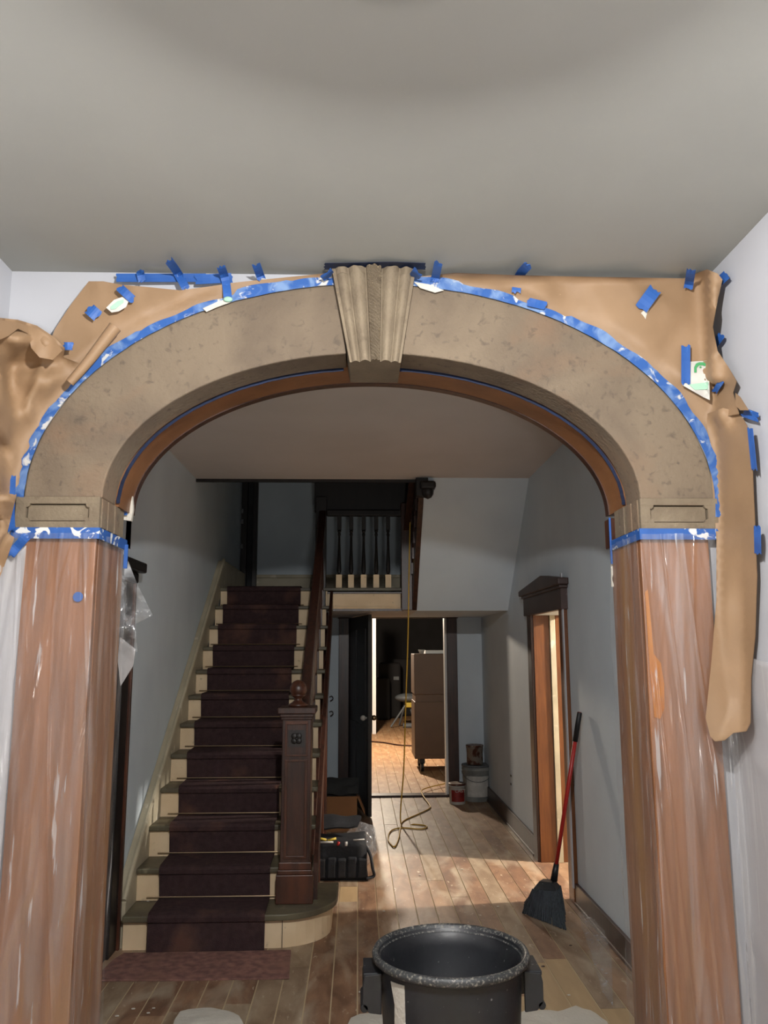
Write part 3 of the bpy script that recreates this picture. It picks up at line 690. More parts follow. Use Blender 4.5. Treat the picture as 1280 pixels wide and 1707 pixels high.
# handrail and balusters of the flight
hr0, hr1 = Vector((-.335, 5.08, 1.13)), Vector((-.335, 7.55, 2.86))
def bar(a, b, wx, hz):
    bm = bmesh.new(); v = box(bm, -wx/2, wx/2, 0, 1, -hz/2, hz/2)
    for q in v:
        t = q.co.y; q.co = Vector((q.co.x+lerp(a.x,b.x,t), lerp(a.y,b.y,t), q.co.z+lerp(a.z,b.z,t)))
    return bm
obj('handrail', bar(hr0, hr1, .065, .055), 'darkwood', ST, bevel=.012)
obj('handrail_fillet', bar(hr0-Vector((0,0,.045)), hr1-Vector((0,0,.045)), .04, .03), 'darkwood', ST)
def baluster(x, y, z0, z1, m='darkwood', par=None, basem=None, base=.14):
    h = z1-z0; bm = bmesh.new()
    box(bm, x-.02, x+.02, y-.02, y+.02, z0, z0+base); box(bm, x-.02, x+.02, y-.02, y+.02, z1-.13, z1)
    k = h-base-.13
    prof = [(.018,0),(.020,.02),(.012,.035),(.017,.05),(.021,.12),(.019,.25),(.013,.6),(.011,.85),(.016,.90),(.012,.93),(.018,.97),(.016,1)]
    lathe(bm, [(r, v*k) for r, v in prof], (x, y, z0+base), 12, cap=False)
    return obj('baluster', bm, m, par)
for n in range(2, 12):
    y = D1+(n-1)*T; z = n*RZ
    for q in (.06, .185):
        yy = y+q; zr = hr0.z+(yy-hr0.y)/(hr1.y-hr0.y)*(hr1.z-hr0.z)-.05
        if yy > 5.2: baluster(-.335, yy, z, zr, par=ST)
# landing guard
obj('landing_newel', B((-.40,-.30,7.56,7.66,1.95,3.02)), 'blackwood', ST, bevel=.004)
obj('landing_rail', B((-.30,.43,7.585,7.645,2.84,2.90)), 'blackwood', ST, bevel=.01)
for px in (565, 585, 606, 627, 647):
    x = PY(px, 960, 7.615).x; b = baluster(x, 7.615, 2.16, 2.84, 'blackwood', ST, base=.0+.12)
    sub('baluster_foot', B((x-.027,x+.027,7.588,7.642,2.16,2.285)), 'cream', b)['label'] = 'pale painted baluster foot'
obj('stairwell_header', B((-.42,.62,7.66,7.78,2.90,4.3)), 'blackwood', ST)
# upper flight: newel with drop, string, raking rail and balusters seen from beneath
UF = thing('upper_flight', 'dark upper stair flight edge with a turned drop hanging over the stairwell', 'staircase', (.5, 6.6, 2.8))
obj('landing_corner_newel', B((.40,.50,7.50,7.60,1.95,2.95)), 'darkwood', UF, bevel=.004)
str2 = [(7.55,1.95),(7.55,2.30),(6.62,3.12),(6.62,2.86)]
obj('raking_string', prism(bmesh.new(), str2, 'x', .50, .542), 'darkwood', UF)
obj('well_edge_board', B((HXL,.54,6.575,6.598,2.955,3.12)), 'blackwood', UF)
obj('drop_newel', B((.47,.57,6.50,6.60,2.83,3.12)), 'blackwood', UF, bevel=.004)
sub('newel_drop', lathe(bmesh.new(), [(.001,-.10),(.03,-.085),(.046,-.06),(.05,-.03),(.04,-.008),(.055,0)], (.565,6.5,2.90), 20), 'blackwood', UF, smooth=True).location = -Vector(UF.location)
obj('drop_block', B((.50,.63,6.44,6.56,2.88,2.945)), 'blackwood', UF, bevel=.02)
obj('raking_rail', bar(Vector((.45,7.52,2.70)), Vector((.49,6.62,3.35)), .055, .05), 'darkwood', UF)
for i in range(6):
    y = 7.42-i*.14; zb = 2.30+(7.55-y)*.88
    baluster(.505, y, zb-.14, zb+.45, 'darkwood', UF, base=.1)
# door casing at the back left of the landing
LC = thing('landing_door_casing', 'dark door casing with pale hinges at the back left of the landing', 'casing', (-1.27, 9.25, 2.16))
obj('casing_post', B((-1.325,-1.26,9.16,9.27,2.16,4.3)), 'blackwood', LC, bevel=.004)
obj('casing_post', B((-1.20,-1.15,9.2,9.27,2.16,4.3)), 'blackwood', LC, bevel=.004)
obj('door_edge', B((-1.26,-1.2,9.23,9.27,2.16,4.2)), 'fabric', LC)
for z in (2.30,2.72,3.0,3.12): obj('hinge', B((-1.328,-1.30,9.13,9.165,z,z+.05)), 'grey', LC)

# carpet runner following the steps, with brass rods
th = .012; prof = []
prof.append((D1-.010, .004)); 
for n in range(1, 13):
    y = D1+(n-1)*T; z = n*RZ
    prof += [(y+(.022 if n>1 else -.006), (n-1)*RZ+.012 if n>1 else .004), (y+.004, z-.034), (y-.010, z-.026), (y-.012, z-.006), (y-.004, z+.006), (y+.02, z+th)]
    if n < 12: prof.append((y+T+.018, z+th))
prof.append((D1+11*T+.9, 12*RZ+th))
cb = bmesh.new(); rows = []
for i, (y, z) in enumerate(prof):
    k = max(0, min(1, (y-D1)/(11*T))); xl = lerp(-1.128, -1.205, k); xr = lerp(-.500, -.530, k)
    rows.append([cb.verts.new((lerp(xl, xr, j/8)+.002*noise.noise((i*.7, j*.2, 0)), y, z)) for j in range(9)])
for i in range(len(rows)-1):
    for j in range(8): cb.faces.new((rows[i][j], rows[i][j+1], rows[i+1][j+1], rows[i+1][j]))
SC = tag(obj('stair_carpet', cb, 'carpet', sol=.008), 'worn dark burgundy carpet runner climbing the stairs under thin brass rods', 'carpet')
for n in range(1, 12):
    y = D1+n*T+.012; z = n*RZ+.022
    k = n/11; xl = lerp(-1.20, -1.26, k); xr = lerp(-.47, -.50, k)
    obj('stair_rod', tube(bmesh.new(), [(xl, y, z), (xr, y, z)], .0036, 8), 'brass', SC)
tag(obj('carpet_offcut', (lambda bm: sheet_bm([(-1.36+.07,4.34),(-.335,4.335),(-.355,4.70),(-1.24,4.70),(-1.27,4.6)], lambda u, v: (u, v, .006+.003*noise.noise((u*4, v*4, 0))), .08))(0), 'rug', sol=.009),
    'dusty rose carpet offcut flat on the floor before the first step', 'carpet')

# ================================================================ DOORS
D = thing('door_1', 'dark back door standing open toward the stairs', 'door', (BX0, 9.28, 0)); D['kind'] = 'structure'
dcs = struct('trim_2', B((BX0-.115,BX0,9.25,9.30,0,BZ+.02),(BX1,BX1+.115,9.25,9.30,0,BZ+.02),(BX0-.13,BX1+.13,9.24,9.30,1.94,1.948)), 'darkwood', 'dark casing around the back doorway', bevel=.004)
struct('trim_3', B((BX1-.022,BX1,9.31,9.44,0.02,BZ),(BX0,BX0+.01,9.31,9.44,0.02,BZ)), 'white', 'white painted jamb edge on the far side of the back doorway')
a = Vector((BX0+.01, 9.27, 0)); b = Vector((.118, 8.17, 0)); dr = (b-a).normalized(); nn = Vector((-dr.y, dr.x, 0))
def leaf(s0, s1, z0, z1, t0, t1):
    bm = bmesh.new()
    for v in box(bm, s0, s1, t0, t1, z0, z1): v.co = a+dr*v.co.x+nn*v.co.y+Vector((0,0,v.co.z))
    return bm
LW = (b-a).length
obj('door_leaf', leaf(0, LW, .012, 1.94, -.018, .018), 'blackwood', D, bevel=.003)
for (s0,s1,z0,z1) in ((.12,.50,.2,.85),(.58,LW-.12,.2,.85),(.12,.50,1.0,1.8),(.58,LW-.12,1.0,1.8)):
    obj('door_panel', leaf(s0,s1,z0,z1,-.026,.026), 'blackwood', D, bevel=.004)
for s in (-1, 1):
    p = a+dr*(LW-.07)+nn*s*.055+Vector((0,0,.93)); bm = bmesh.new()
    bmesh.ops.create_uvsphere(bm, u_segments=16, v_segments=10, radius=.027, matrix=Matrix.Translation(p))
    tube(bm, [p-nn*s*.05, p], .01, 8)
    obj('door_knob', bm, 'whitelabel' if s < 0 else 'brass', D, smooth=True)
# side doorway
J = thing('door_2', 'side doorway in the right hall wall with orange wood jamb', 'door', (HXR, DY1, 0)); J['kind'] = 'structure'
jy = DY1
obj('jamb_board', B((HXR-.01,HXR+.115,jy-.024,jy,0,DZ)), 'orangewood', J, bevel=.002)
obj('jamb_board', B((HXR+.165,HXR+.26,jy-.024,jy,0,DZ)), 'orangewood', J, bevel=.002)
obj('stop_strip', B((HXR+.118,HXR+.160,jy-.040,jy,0,DZ-.0)), 'skirt', J, bevel=.003)['label'] = 'cream painted strip'
obj('casing_edge', B((HXR-.03,HXR,jy-.01,jy+.13,0,DZ+.02)), 'darkwood', J, bevel=.004)
obj('casing_edge', B((HXR-.028,HXR,DY0-.12,DY0+.012,0,DZ+.02)), 'orangewood', J, bevel=.004)
obj('corner_bead', B((HXR-.034,HXR-.026,DY0-.125,DY0-.09,0.1,2.1)), 'wall', J)
hd = [(DY0-.14,1.86),(DY0-.14,2.02),(DY1+.17,2.02),(DY1+.17,1.86)]
obj('header_board', prism(bmesh.new(), [(y,z) for y,z in hd], 'x', HXR-.045, HXR), 'headwood', J)
cr = [(DY0-.19,2.02),(DY0-.19,2.065),(DY0+.35,2.125),(DY1+.22,2.065),(DY1+.22,2.02)]
obj('header_cornice', prism(bmesh.new(), cr, 'x', HXR-.075, HXR), 'headwood', J, bevel=.008)
obj('header_bead', B((HXR-.058,HXR,DY0-.16,DY1+.19,2.00,2.022)), 'headwood', J, bevel=.004)
J['label'] = 'side doorway in the right hall wall with orange wood jamb and dark peaked header'
# side doorway of the left hall wall, mostly behind the left pier
K = thing('door_3', 'dark door casing on the left hall wall just behind the left pier', 'door', (HXL, 4.3, 0)); K['kind'] = 'structure'
obj('casing_post', B((HXL,HXL+.03,4.62,4.765,0,1.98)), 'blackwood', K, bevel=.005)
obj('casing_edge', B((HXL+.0,HXL+.045,4.755,4.782,0,1.98)), 'redwood', K, bevel=.004)
obj('casing_post', B((HXL,HXL+.03,3.45,3.58,0,1.98)), 'blackwood', K, bevel=.005)
obj('door_leaf', B((HXL,HXL+.012,3.58,4.62,0,1.96)), 'blackwood', K)
obj('header_board', B((HXL,HXL+.05,3.4,4.80,1.98,2.04),(HXL,HXL+.09,3.35,4.82,2.04,2.10)), 'blackwood', K, bevel=.01)
# wall fittings
for (px, py) in ((852,1296),(852,1310)):
    p = PX(px, py, HXR-.002)
tag(obj('outlet_holes', B(*[(HXR-.006,HXR,PX(852,y,HXR).y-.02,PX(852,y,HXR).y+.02,PX(852,y,HXR).z-.008,PX(852,y,HXR).z+.008) for y in (1293,1307)]), 'blackgrip'),
    'pair of small dark screw holes low on the right hall wall', 'wall fitting')
for (y, lab) in ((1162,'upper'),(1187,'lower')):
    p = PY(549, y, 9.27)
    tag(obj('wall_hook', tube(bmesh.new(), smooth_path([p, p+Vector((.03,-.02,.01)), p+Vector((.04,-.03,-.02)), p+Vector((.01,-.04,-.04))], 4), .005, 6), 'darkwood'),
        '%s of two small hooks on the back wall left of the door' % lab, 'hook')

# ================================================================ THINGS IN THE HALL
# trash can
cx, cy = .315, 2.955
TC = thing('trash_can', 'big round black plastic trash can spattered with plaster in the archway', 'trash can', (cx, cy, 0))
outer = [(.205,.002),(.212,.02),(.236,.50),(.238,.53)]
inner = [(.252,.592),(.244,.586),(.228,.53),(.203,.04),(.001,.035)]
bm = bmesh.new(); lathe(bm, outer+[(.240,.555)]+inner, (cx,cy,0), 72, cap=False); obj('can_body', bm, 'black', TC, smooth=True)
bm = bmesh.new(); lathe(bm, [(.238,.574),(.256,.570),(.264,.575),(.265,.588),(.261,.597),(.253,.600),(.247,.594),(.243,.58),(.238,.574)], (cx,cy,0), 72, cap=False)
obj('can_rim', bm, 'rim', TC, smooth=True)
for s in (-1, 1):
    bm = bmesh.new(); x = cx+s*.235
    pts = [(0,.55),(s*.055,.545),(s*.062,.515),(s*.062,.455),(s*.04,.43),(0,.425)]
    prism(bm, [(x+a, z) for a, z in pts], 'y', cy-.075, cy-.062); prism(bm, [(x+a, z) for a, z in pts], 'y', cy+.062, cy+.075)
    tube(bm, [(x+s*.056,cy-.075,.445),(x+s*.056,cy+.075,.445)], .014, 10)
    box(bm, min(x,x+s*.06), max(x,x+s*.06), cy-.07, cy+.07, .535, .55)
    obj('handle', bm, 'black', TC, bevel=.003)
for i in range(10):
    pass
# paint run down the outside
pr = [(-2.60,.545),(-2.33,.55),(-2.34,.44),(-2.31,.40),(-2.34,.35),(-2.29,.30),(-2.33,.25),(-2.39,.30),(-2.44,.27),(-2.49,.33),(-2.46,.38),(-2.55,.42),(-2.53,.48)]
o = obj('plaster_run', sheet_bm(pr, lambda t, z: (cx+(.240+(z-.53)*.05)*math.cos(t), cy+(.240+(z-.53)*.05)*math.sin(t), z), .03), 'plaster', TC, sol=.003)
o['label'] = 'white plaster run'
tag(obj('metal_rod', tube(bmesh.new(), [PZ(757,1592,.33), PZ(800,1634,.10)+Vector((0,.0,-.04))], .008, 10), 'grey'), 'grey metal rod leaning inside the black trash can', 'rod')
tag(obj('plaster_rubble', (lambda bm: lathe(bm, [(.001,.085),(.08,.08),(.15,.07),(.19,.06),(.2,.04)], (cx,cy,0), 40, cap=False))(bmesh.new()), 'rim', smooth=True), 'grey residue covering the bottom inside the trash can', 'residue')['kind'] = 'stuff'
# broom
BRM = thing('broom', 'angled broom with a red handle leaning on the right wall', 'broom', (1.14, 5.15, 0))
top = PX(966, 1187, HXR-.03); neck = PY(924, 1462, 5.22); 
def along(t): return neck.lerp(top, t)
obj('handle', tube(bmesh.new(), [along(0), along(1)], .0125, 12), 'red', BRM, smooth=True)
obj('grip', tube(bmesh.new(), [along(.82), along(.995), along(1.0)], [.016,.016,.012], 12), 'blackgrip', BRM, smooth=True)
obj('socket', tube(bmesh.new(), [along(-.02), along(.08)], [.022,.017], 12), 'black', BRM, smooth=True)
hb = bmesh.new()
top4 = [PY(888,1482,5.20), PY(928,1487,5.12), PY(934,1476,5.26), PY(900,1474,5.30)]
blo = [PZ(872,1522,.004), PZ(942,1550,.004), PZ(945,1530,.004)+Vector((.0,.06,0)), PZ(878,1508,.004)+Vector((0,.04,0))]
hc = (top4[0]+top4[1]+top4[2]+top4[3])/4
A4 = [hb.verts.new(p) for p in top4]; B4 = [hb.verts.new(p+Vector((0,0,.012))) for p in [hc+(q-hc)*.55+Vector((0,0,.03)) for q in top4]]
hb.faces.new(A4); hb.faces.new(B4)
for i in range(4): hb.faces.new((A4[i], A4[(i+1)%4], B4[(i+1)%4], B4[i]))
obj('broom_cap', hb, 'black', BRM, bevel=.004)
# bristles: a fan of tapered tufts joined as one brush
br = bmesh.new()
for i in range(26):
    for j in range(5):
        u = i/25; v = j/4
        t = top4[0].lerp(top4[1], u).lerp(top4[3].lerp(top4[2], u), v); d = blo[0].lerp(blo[1], u).lerp(blo[3].lerp(blo[2], u), v)
        d = d+Vector((random.uniform(-.004,.004), random.uniform(-.004,.004), 0)); d.z = max(.003, d.z)
        tube(br, [t, t.lerp(d,.5)+Vector((0,0,.004)), d], [.0045,.0055,.006], 5)
o = obj('bristles', br, 'broom', BRM); o['kind'] = 'stuff'
# buckets
def can(name, lab, c, r, h, m, rim=True, lid=None, labelm=None, handle=False, cat='bucket', taper=.9):
    t = thing(name, lab, cat, c); bm = bmesh.new()
    lathe(bm, [(r*taper,0),(r*taper+.002,.004),(r,h*.86),(r+.006,h*.87),(r+.006,h*.90),(r,h*.91),(r,h)], c, 40)
    obj('body', bm, m, t, smooth=True)
    bm = bmesh.new(); lathe(bm, [(r-.002,h-.012),(r+.008,h-.012),(r+.010,h),(r+.006,h+.008),(r-.01,h+.004),(.001,h+.003)], c, 40, cap=False)
    obj('lid', bm, lid or m, t, smooth=True)
    if labelm:
        bm = bmesh.new(); rows = []
        for i in range(15):
            a = -PI/2-.9+1.8*i/14
            rows.append([bm.verts.new((c[0]+(r*(taper+(1-taper)*z/(h*.86))+.003)*math.cos(a), c[1]+(r*(taper+(1-taper)*z/(h*.86))+.003)*math.sin(a), c[2]+z)) for z in (h*.14, h*.45, h*.72)])
        for i in range(14):
            for k in range(2): bm.faces.new((rows[i][k], rows[i+1][k], rows[i+1][k+1], rows[i][k+1]))
        obj('label', bm, labelm, t, sol=.001)
    if handle:
        bm = bmesh.new(); tube(bm, [(c[0]+(r+.012)*math.cos(a), c[1]-(r+.012)*abs(math.sin(a))*.98, c[2]+h*.84-.10*math.sin(a)) for a in [i*PI/14 for i in range(15)]], .003, 6)
        obj('bail', bm, 'grey', t)
    return t
b1 = can('plaster_bucket', 'big dusty white bucket with a grey lid in the corner by the back door', (1.275, 9.07, 0), .148, .365, 'bucket', lid='grey', labelm='whitelabel', handle=True)
sw = bmesh.new(); 
b2 = can('paint_can', 'rusty paint tin standing on top of the big white bucket', (1.262, 9.06, .3735), .086, .195, 'tin', cat='paint can', taper=.98)
b3 = can('paint_can', 'paint can with a red label on the floor beside the big bucket', (1.046, 8.89, 0), .083, .20, 'whitelabel', lid='tin', labelm='redlabel', cat='paint can', taper=.98)
# lettering on the red label
def text(s, size, loc, rot, m, par, name='lettering'):
    c = bpy.data.curves.new(name, 'FONT'); c.body = s; c.size = size; c.extrude = .0004; c.align_x = 'CENTER'
    o = bpy.data.objects.new(name, c); link(o); o.parent = par; o.location = Vector(loc)-Vector(par.location); o.rotation_euler = rot
    bpy.context.view_layer.update()
    me = bpy.data.meshes.new_from_object(o.evaluated_get(bpy.context.evaluated_depsgraph_get())); me.name = name
    me.materials.clear(); me.materials.append(M[m])
    r = bpy.data.objects.new(name+'_mesh', me); bpy.data.objects.remove(o); r.name = name; link(r); r.parent = par
    r.location = Vector(loc)-Vector(par.location); r.rotation_euler = rot; return r
text('CAST', .046, (1.066, 8.799, .125), (PI/2,0,0), 'whitelabel', b3)
# cord
CO = thing('extension_cord', 'yellow cord hanging from the stairwell and looped on the hall floor', 'cord', (.388, 8.0, 0))
hang = [PY(685,800,7.42)+Vector((0,0,.3)), PY(685,800,7.42), PY(682,940,7.42), PY(680,1060,7.45), PY(676,1180,7.6), PY(673,1280,7.8)]
fl_ = [PZ(x, y, .008) for x, y in ((668,1372),(690,1374),(708,1376),(711,1379),(700,1382),(672,1380),(655,1383),(648,1390),(647,1400),(652,1408),(658,1411),(664,1398),(667,1382),(672,1369),(697,1357),(715,1348),(716,1342),(704,1328),(704,1320),(722,1314),(740,1310),(760,1304))]
fl_ = [p if p.y < 9.1 else Vector((p.x, p.y, .030)) for p in fl_]
obj('cord', tube(bmesh.new(), smooth_path(hang+fl_, 8), .0065, 8), 'yellow', CO, smooth=True)
# cardboard box with open flaps and charcoal cloth
q0, q1 = PY(533,1385,7.62), PY(597,1385,7.62)
BX = thing('cardboard_box', 'brown cardboard box on the floor behind the newel post', 'box', ((q0.x+q1.x)/2, 7.75, 0))
x0, x1 = -.315, -.005; zb = .30
obj('box_body', B((x0,x1,7.60,7.606,0,zb),(x0,x1,7.90,7.906,0,zb),(x0,x0+.005,7.606,7.90,0,zb),(x1-.005,x1,7.606,7.90,0,zb),(x0,x1,7.606,7.90,0,.006)), 'card', BX)
for s, xx in ((-1, x0), (1, x1)):
    bm = bmesh.new(); vs = [bm.verts.new(v) for v in ((xx,7.60,zb),(xx,7.90,zb),(xx+s*.07,7.88,zb-.16),(xx+s*.07,7.62,zb-.16))]; bm.faces.new(vs)
    obj('box_flap', bm, 'card', BX, sol=.004)
tag(obj('folded_cloth', sheet_bm([(-.325,7.64),(.01,7.64),(.01,7.98),(-.30,7.98)], lambda u, v: (u, v, .30+.09*max(0,(v-7.66)/.3)+.02*noise.noise((u*9,v*9,0))), .03), 'fabric', smooth=True, sol=.02),
    'charcoal cloth heaped on the cardboard box', 'cloth')
# tool bag
TB = thing('tool_bag', 'open black and blue canvas tool bag on the floor beside the newel post', 'tool bag', (-.10, 6.17, 0))
bm = bmesh.new(); tb = box(bm, -.30, .07, 6.05, 6.30, 0.0, .27)
bmesh.ops.subdivide_edges(bm, edges=bm.edges, cuts=5, use_grid_fill=True)
for v in bm.verts:
    k = v.co.z/.27; v.co.x = -.115+(v.co.x+.115)*(1-.06*k); v.co += Vector((noise.noise(v.co*9), noise.noise(v.co*9+Vector((5,0,0))), noise.noise(v.co*8+Vector((0,7,0)))*(1 if k > .1 else 0)))*.018
    v.co.z = max(0, v.co.z)
obj('bag_body', bm, 'bagblack', TB, smooth=True)
for i in range(5):
    xx = -.285+i*.072
    bm = B((xx, xx+.064, 6.022, 6.06, .02, .15+.01*(i%2))); obj('pocket', bm, 'bagblack', TB, bevel=.012)
obj('top_band', B((-.28,-.16,6.012,6.05,.195,.225),(-.14,-.05,6.012,6.05,.085,.105)), 'bagblue', TB, bevel=.006)['label'] = 'blue trim band'
obj('badge', (lambda bm: lathe(bm, [(.03,0),(.028,.004),(.001,.005)], (0,0,0), 20))(bmesh.new()), 'yellowp', TB)
bd = TB.children[-1]; bd.rotation_euler = (PI/2,0,0); bd.scale = (1,.55,1); bd.location = Vector((-.10,6.022,.165))-Vector(TB.location)
obj('shoulder_strap', tube(bmesh.new(), smooth_path([(.055,6.1,.22),(.09,6.04,.17),(.105,6.02,.09),(.115,6.05,.03),(.06,6.02,.02)], 5), .011, 8), 'bagblack', TB, smooth=True)
obj('bag_flap', sheet_bm([(-.24,6.14),(.0,6.16),(.03,6.24),(-.02,6.33),(-.15,6.36),(-.25,6.30)], lambda u, v: (u, v, .29+.10*math.sin(max(0,(v-6.10)/.23)*2.2)+.02*noise.noise((u*8,v*8,2))), .03), 'bagblack', TB, smooth=True, sol=.012)
tools = [((-.285,6.06,.285),(-.22,6.04,.275),.008,'yellowp','yellow handled tool at the left end of the tool bag'),
         ((-.26,6.03,.262),(-.17,6.03,.262),.006,'whitelabel','pale bar clipped across the left pocket of the tool bag'),
         ((-.03,6.03,.275),(.05,6.03,.278),.005,'whitelabel','white rule lying on the right rim of the tool bag'),
         ((-.21,6.04,.272),(-.15,6.04,.284),.008,'yellowp','second yellow handle in the middle of the tool bag'),
         ((-.14,6.035,.24),(-.13,6.035,.262),.010,'red','stubby red handle in a pocket of the tool bag'),
         ((-.08,6.035,.235),(-.08,6.035,.262),.010,'whitelabel','stubby white bit in a pocket of the tool bag')]
for p, q, r, m, lab in tools:
    tag(obj('hand_tool', tube(bmesh.new(), [p, q], r, 10), m, smooth=True), lab, 'tool', 'tools sticking out of the tool bag')
bm = bmesh.new(); bmesh.ops.create_uvsphere(bm, u_segments=28, v_segments=18, radius=1, matrix=Matrix.Translation((.03,6.42,.16))@Matrix.Diagonal((.12,.14,.155,1)))
for v in bm.verts:
    v.co += Vector((noise.noise(v.co*12), noise.noise(v.co*12+Vector((3,0,0))), noise.noise(v.co*12+Vector((0,3,0)))))*.035; v.co.z = max(.002, v.co.z)
tag(obj('plastic_bag', bm, 'filmbag', smooth=True), 'crumpled clear plastic bag behind the tool bag', 'bag')
pb = [(.0,6.5),(.08,6.55),(.13,6.9),(.06,7.4),(.01,7.5),(-.02,7.0)]
tag(obj('plastic_sheet', sheet_bm(pb, lambda u, v: (u, v, .02+.16*max(0,(v-6.7))*.8*max(0,1-u*6)+.02*noise.noise((u*14,v*8,1))+.02), .04), 'filmbag', smooth=True), 'limp clear plastic trailing from the cardboard box to the bag', 'plastic sheet')
# rubbish on the floor near the frame bottom
def puddle(name, poly, h, m, lab, cat, step, seed=0):
    cxp = sum(p[0] for p in poly)/len(poly); cyp = sum(p[1] for p in poly)/len(poly)
    rm = max(math.hypot(p[0]-cxp, p[1]-cyp) for p in poly)
    return tag(obj(name, sheet_bm(poly, lambda u, v: (u, v, .006+h*max(0, 1-(math.hypot(u-cxp, v-cyp)/rm)**2)*(.7+.6*abs(noise.noise((u*9, v*9, seed))))), step), m, smooth=True), lab, cat)
def fpoly(pts): return [tuple(PZ(x, y, 0)[:2]) for x, y in pts]
puddle('plastic_sheet', fpoly([(966,1532),(975,1524),(992,1534),(1006,1560),(1020,1610),(1022,1680),(1004,1660),(984,1600),(970,1560)]), .05, 'filmbag', 'crumpled clear plastic on the floor by the right skirting', 'plastic sheet', .03, 3)
puddle('drop_cloth', fpoly([(292,1707),(300,1697),(325,1691),(352,1690),(380,1695),(398,1703),(420,1740),(280,1740)]), .03, M['plaster'], 'white bump of drop cloth at the floor left of the trash can', 'cloth', .03, 5)
puddle('drop_cloth', fpoly([(860,1700),(880,1692),(930,1698),(960,1686),(985,1695),(1012,1712),(1030,1760),(850,1760)]), .03, M['plaster'], 'white drop cloth on the floor right of the trash can', 'cloth', .03, 6)
puddle('drop_cloth', fpoly([(585,1704),(600,1696),(636,1694),(640,1712),(640,1740),(570,1740)]), .02, M['plaster'], 'dusty cloth edge on the floor touching the left of the trash can', 'cloth', .03, 8)
chips = []
for i, (px, py) in enumerate(((195,1695),(222,1683),(256,1682),(247,1690),(600,1655),(640,1520),(905,1612),(951,1577),(948,1660),(700,1460),(770,1450),(830,1512))):
    p = PZ(px, py, 0); bm = bmesh.new(); bmesh.ops.create_icosphere(bm, subdivisions=1, radius=.005+.003*random.random(), matrix=Matrix.Translation((p.x, p.y, .004))@Matrix.Diagonal((1.6,1,.5,1)))
    chips.append(tag(obj('plaster_chip', bm, 'plaster' if i not in (6,7) else 'darkwood'), 'small debris chip lying on the hall floorboards', 'debris', 'chips scattered on the hall floor'))

# ================================================================ BEYOND THE BACK DOOR
CB = thing('storage_cabinet', 'tall brown metal cabinet on casters beyond the back door', 'cabinet', (1.1, 11.3, 0))
c0 = PY(690,1090,11.1); x0 = c0.x; x1 = x0+.56; zt = c0.z
zm0, zm1 = PY(700,1170,11.1).z, PY(700,1158,11.1).z; zb = PY(700,1265,11.1).z
obj('upper_body', B((x0,x1,11.1,11.75,zm1,zt)), 'brownmetal', CB, bevel=.008)
obj('lower_body', B((x0,x1,11.1,11.75,zb,zm0)), 'brownmetal', CB, bevel=.008)
obj('mid_rail', B((x0+.015,x1-.015,11.11,11.74,zm0,zm1)), 'brownmetal', CB)
obj('bottom_rail', B((x0,x1,11.09,11.10,zb,zb+.05)), 'brownmetal', CB, bevel=.003)
for (xx, yy) in ((x0+.10,11.17),(x0+.10,11.68),(x1-.08,11.17),(x1-.08,11.68)):
    bm = bmesh.new(); 
    tube(bm, [(xx-.02,yy,.062),(xx+.02,yy,.062)], .062, 20); box(bm, xx-.035, xx+.035, yy-.03, yy+.03, .10, zb+.01)
    obj('caster', bm, 'blackgrip', CB)
bm = B((x0+.16,x1,11.14,11.6,zt+.001,zt+.045)); tag(obj('white_board', bm, 'white', bevel=.006), 'white slab lying on the brown cabinet', 'board')
bm = bmesh.new(); lathe(bm, [(.028,0),(.045,.05),(.047,.055),(.04,.054)], (x0+.11,11.2,zt+.001), 16); tag(obj('plastic_cup', bm, 'whitelabel', smooth=True), 'small white cup on the corner of the brown cabinet', 'cup')
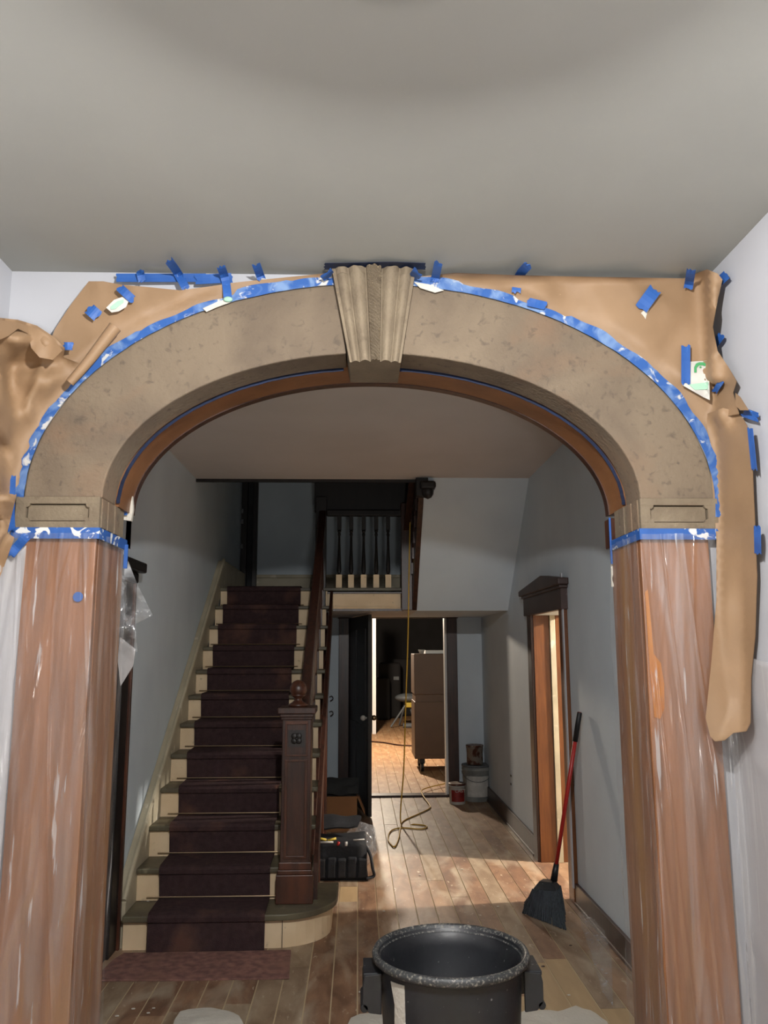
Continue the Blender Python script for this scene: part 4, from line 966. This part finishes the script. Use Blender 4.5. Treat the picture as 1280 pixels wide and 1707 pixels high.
# shop vacuum on its wheeled base far inside
g = PZ(675,1212,0); gy = g.y
V = thing('machine_stand', 'folding stand holding a grey and yellow machine beside the cabinet', 'stand', (g.x, gy, 0))
zA, zB = PY(675,1163,gy).z, PY(675,1172,gy).z
bm = bmesh.new(); bmesh.ops.create_uvsphere(bm, u_segments=20, v_segments=10, radius=1, matrix=Matrix.Translation((g.x+.05,gy,zA))@Matrix.Diagonal((.26,.2,.09,1))); obj('machine_body', bm, 'grey', V, smooth=True)
obj('motor_housing', B((g.x+.0,g.x+.28,gy-.19,gy+.05,zB-.08,zB+.02)), 'yellowp', V, bevel=.02)
for (a_, b_) in (((-.0,-.05),(-.30,-.15)),((.1,-.05),(.22,-.2)),((.1,.1),(.25,.25)),((0,.1),(-.1,.3))):
    obj('leg', tube(bmesh.new(), [(g.x+a_[0],gy+a_[1],zB-.05),(g.x+b_[0],gy+b_[1],.02)], .02, 8), 'grey', V)
obj('wheel_base', tube(bmesh.new(), [(g.x-.05,gy-.2,.05),(g.x+.3,gy-.2,.05)], .05, 14), 'grey', V)
obj('upright', tube(bmesh.new(), [(g.x+.2,gy,zA),(g.x+.2,gy,zA+.25)], .04, 10), 'whitelabel', V)
# cable over the far floor
tag(obj('floor_cable', tube(bmesh.new(), smooth_path([PZ(x,y,.012) for x,y in ((617,1236),(640,1238),(665,1242),(695,1243),(730,1240))], 6), .012, 8), 'darkwood'), 'dark cable lying across the bright far floor', 'cable')
# bright painted door edge and dark door in the far room
e0, e1 = PY(620.5,1100,16), PY(626.5,1100,16); zbb = PY(623,1186,16).z
FD = thing('far_door', 'white edged dark door standing open in the far room', 'door', (e0.x, 16, 0))
obj('door_edge', B((e0.x,e1.x,16,16.04,.0,2.35)), 'white', FD)
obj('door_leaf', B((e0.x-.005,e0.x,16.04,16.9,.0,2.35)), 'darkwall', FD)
z0 = PZ(640,1190,0); 
W = thing('stacked_goods', 'dark heap of covered goods at the unlit end of the far room', 'heap', (.9,19.5,0)); 
for (px0,px1,pyt,dy) in ((632,668,1105,0),(655,688,1098,.6),(628,650,1130,-.5)):
    yy = 19.5+dy; a0 = PY(px0,pyt,yy); a1 = PY(px1,pyt,yy)
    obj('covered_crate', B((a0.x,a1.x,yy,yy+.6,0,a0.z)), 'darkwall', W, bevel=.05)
p0 = PY(656,1128,19.4)
obj('paper_note', B((p0.x,p0.x+.13,19.45,19.499,p0.z-.08,p0.z)), 'grey', W)
print('objects', len(bpy.data.objects))
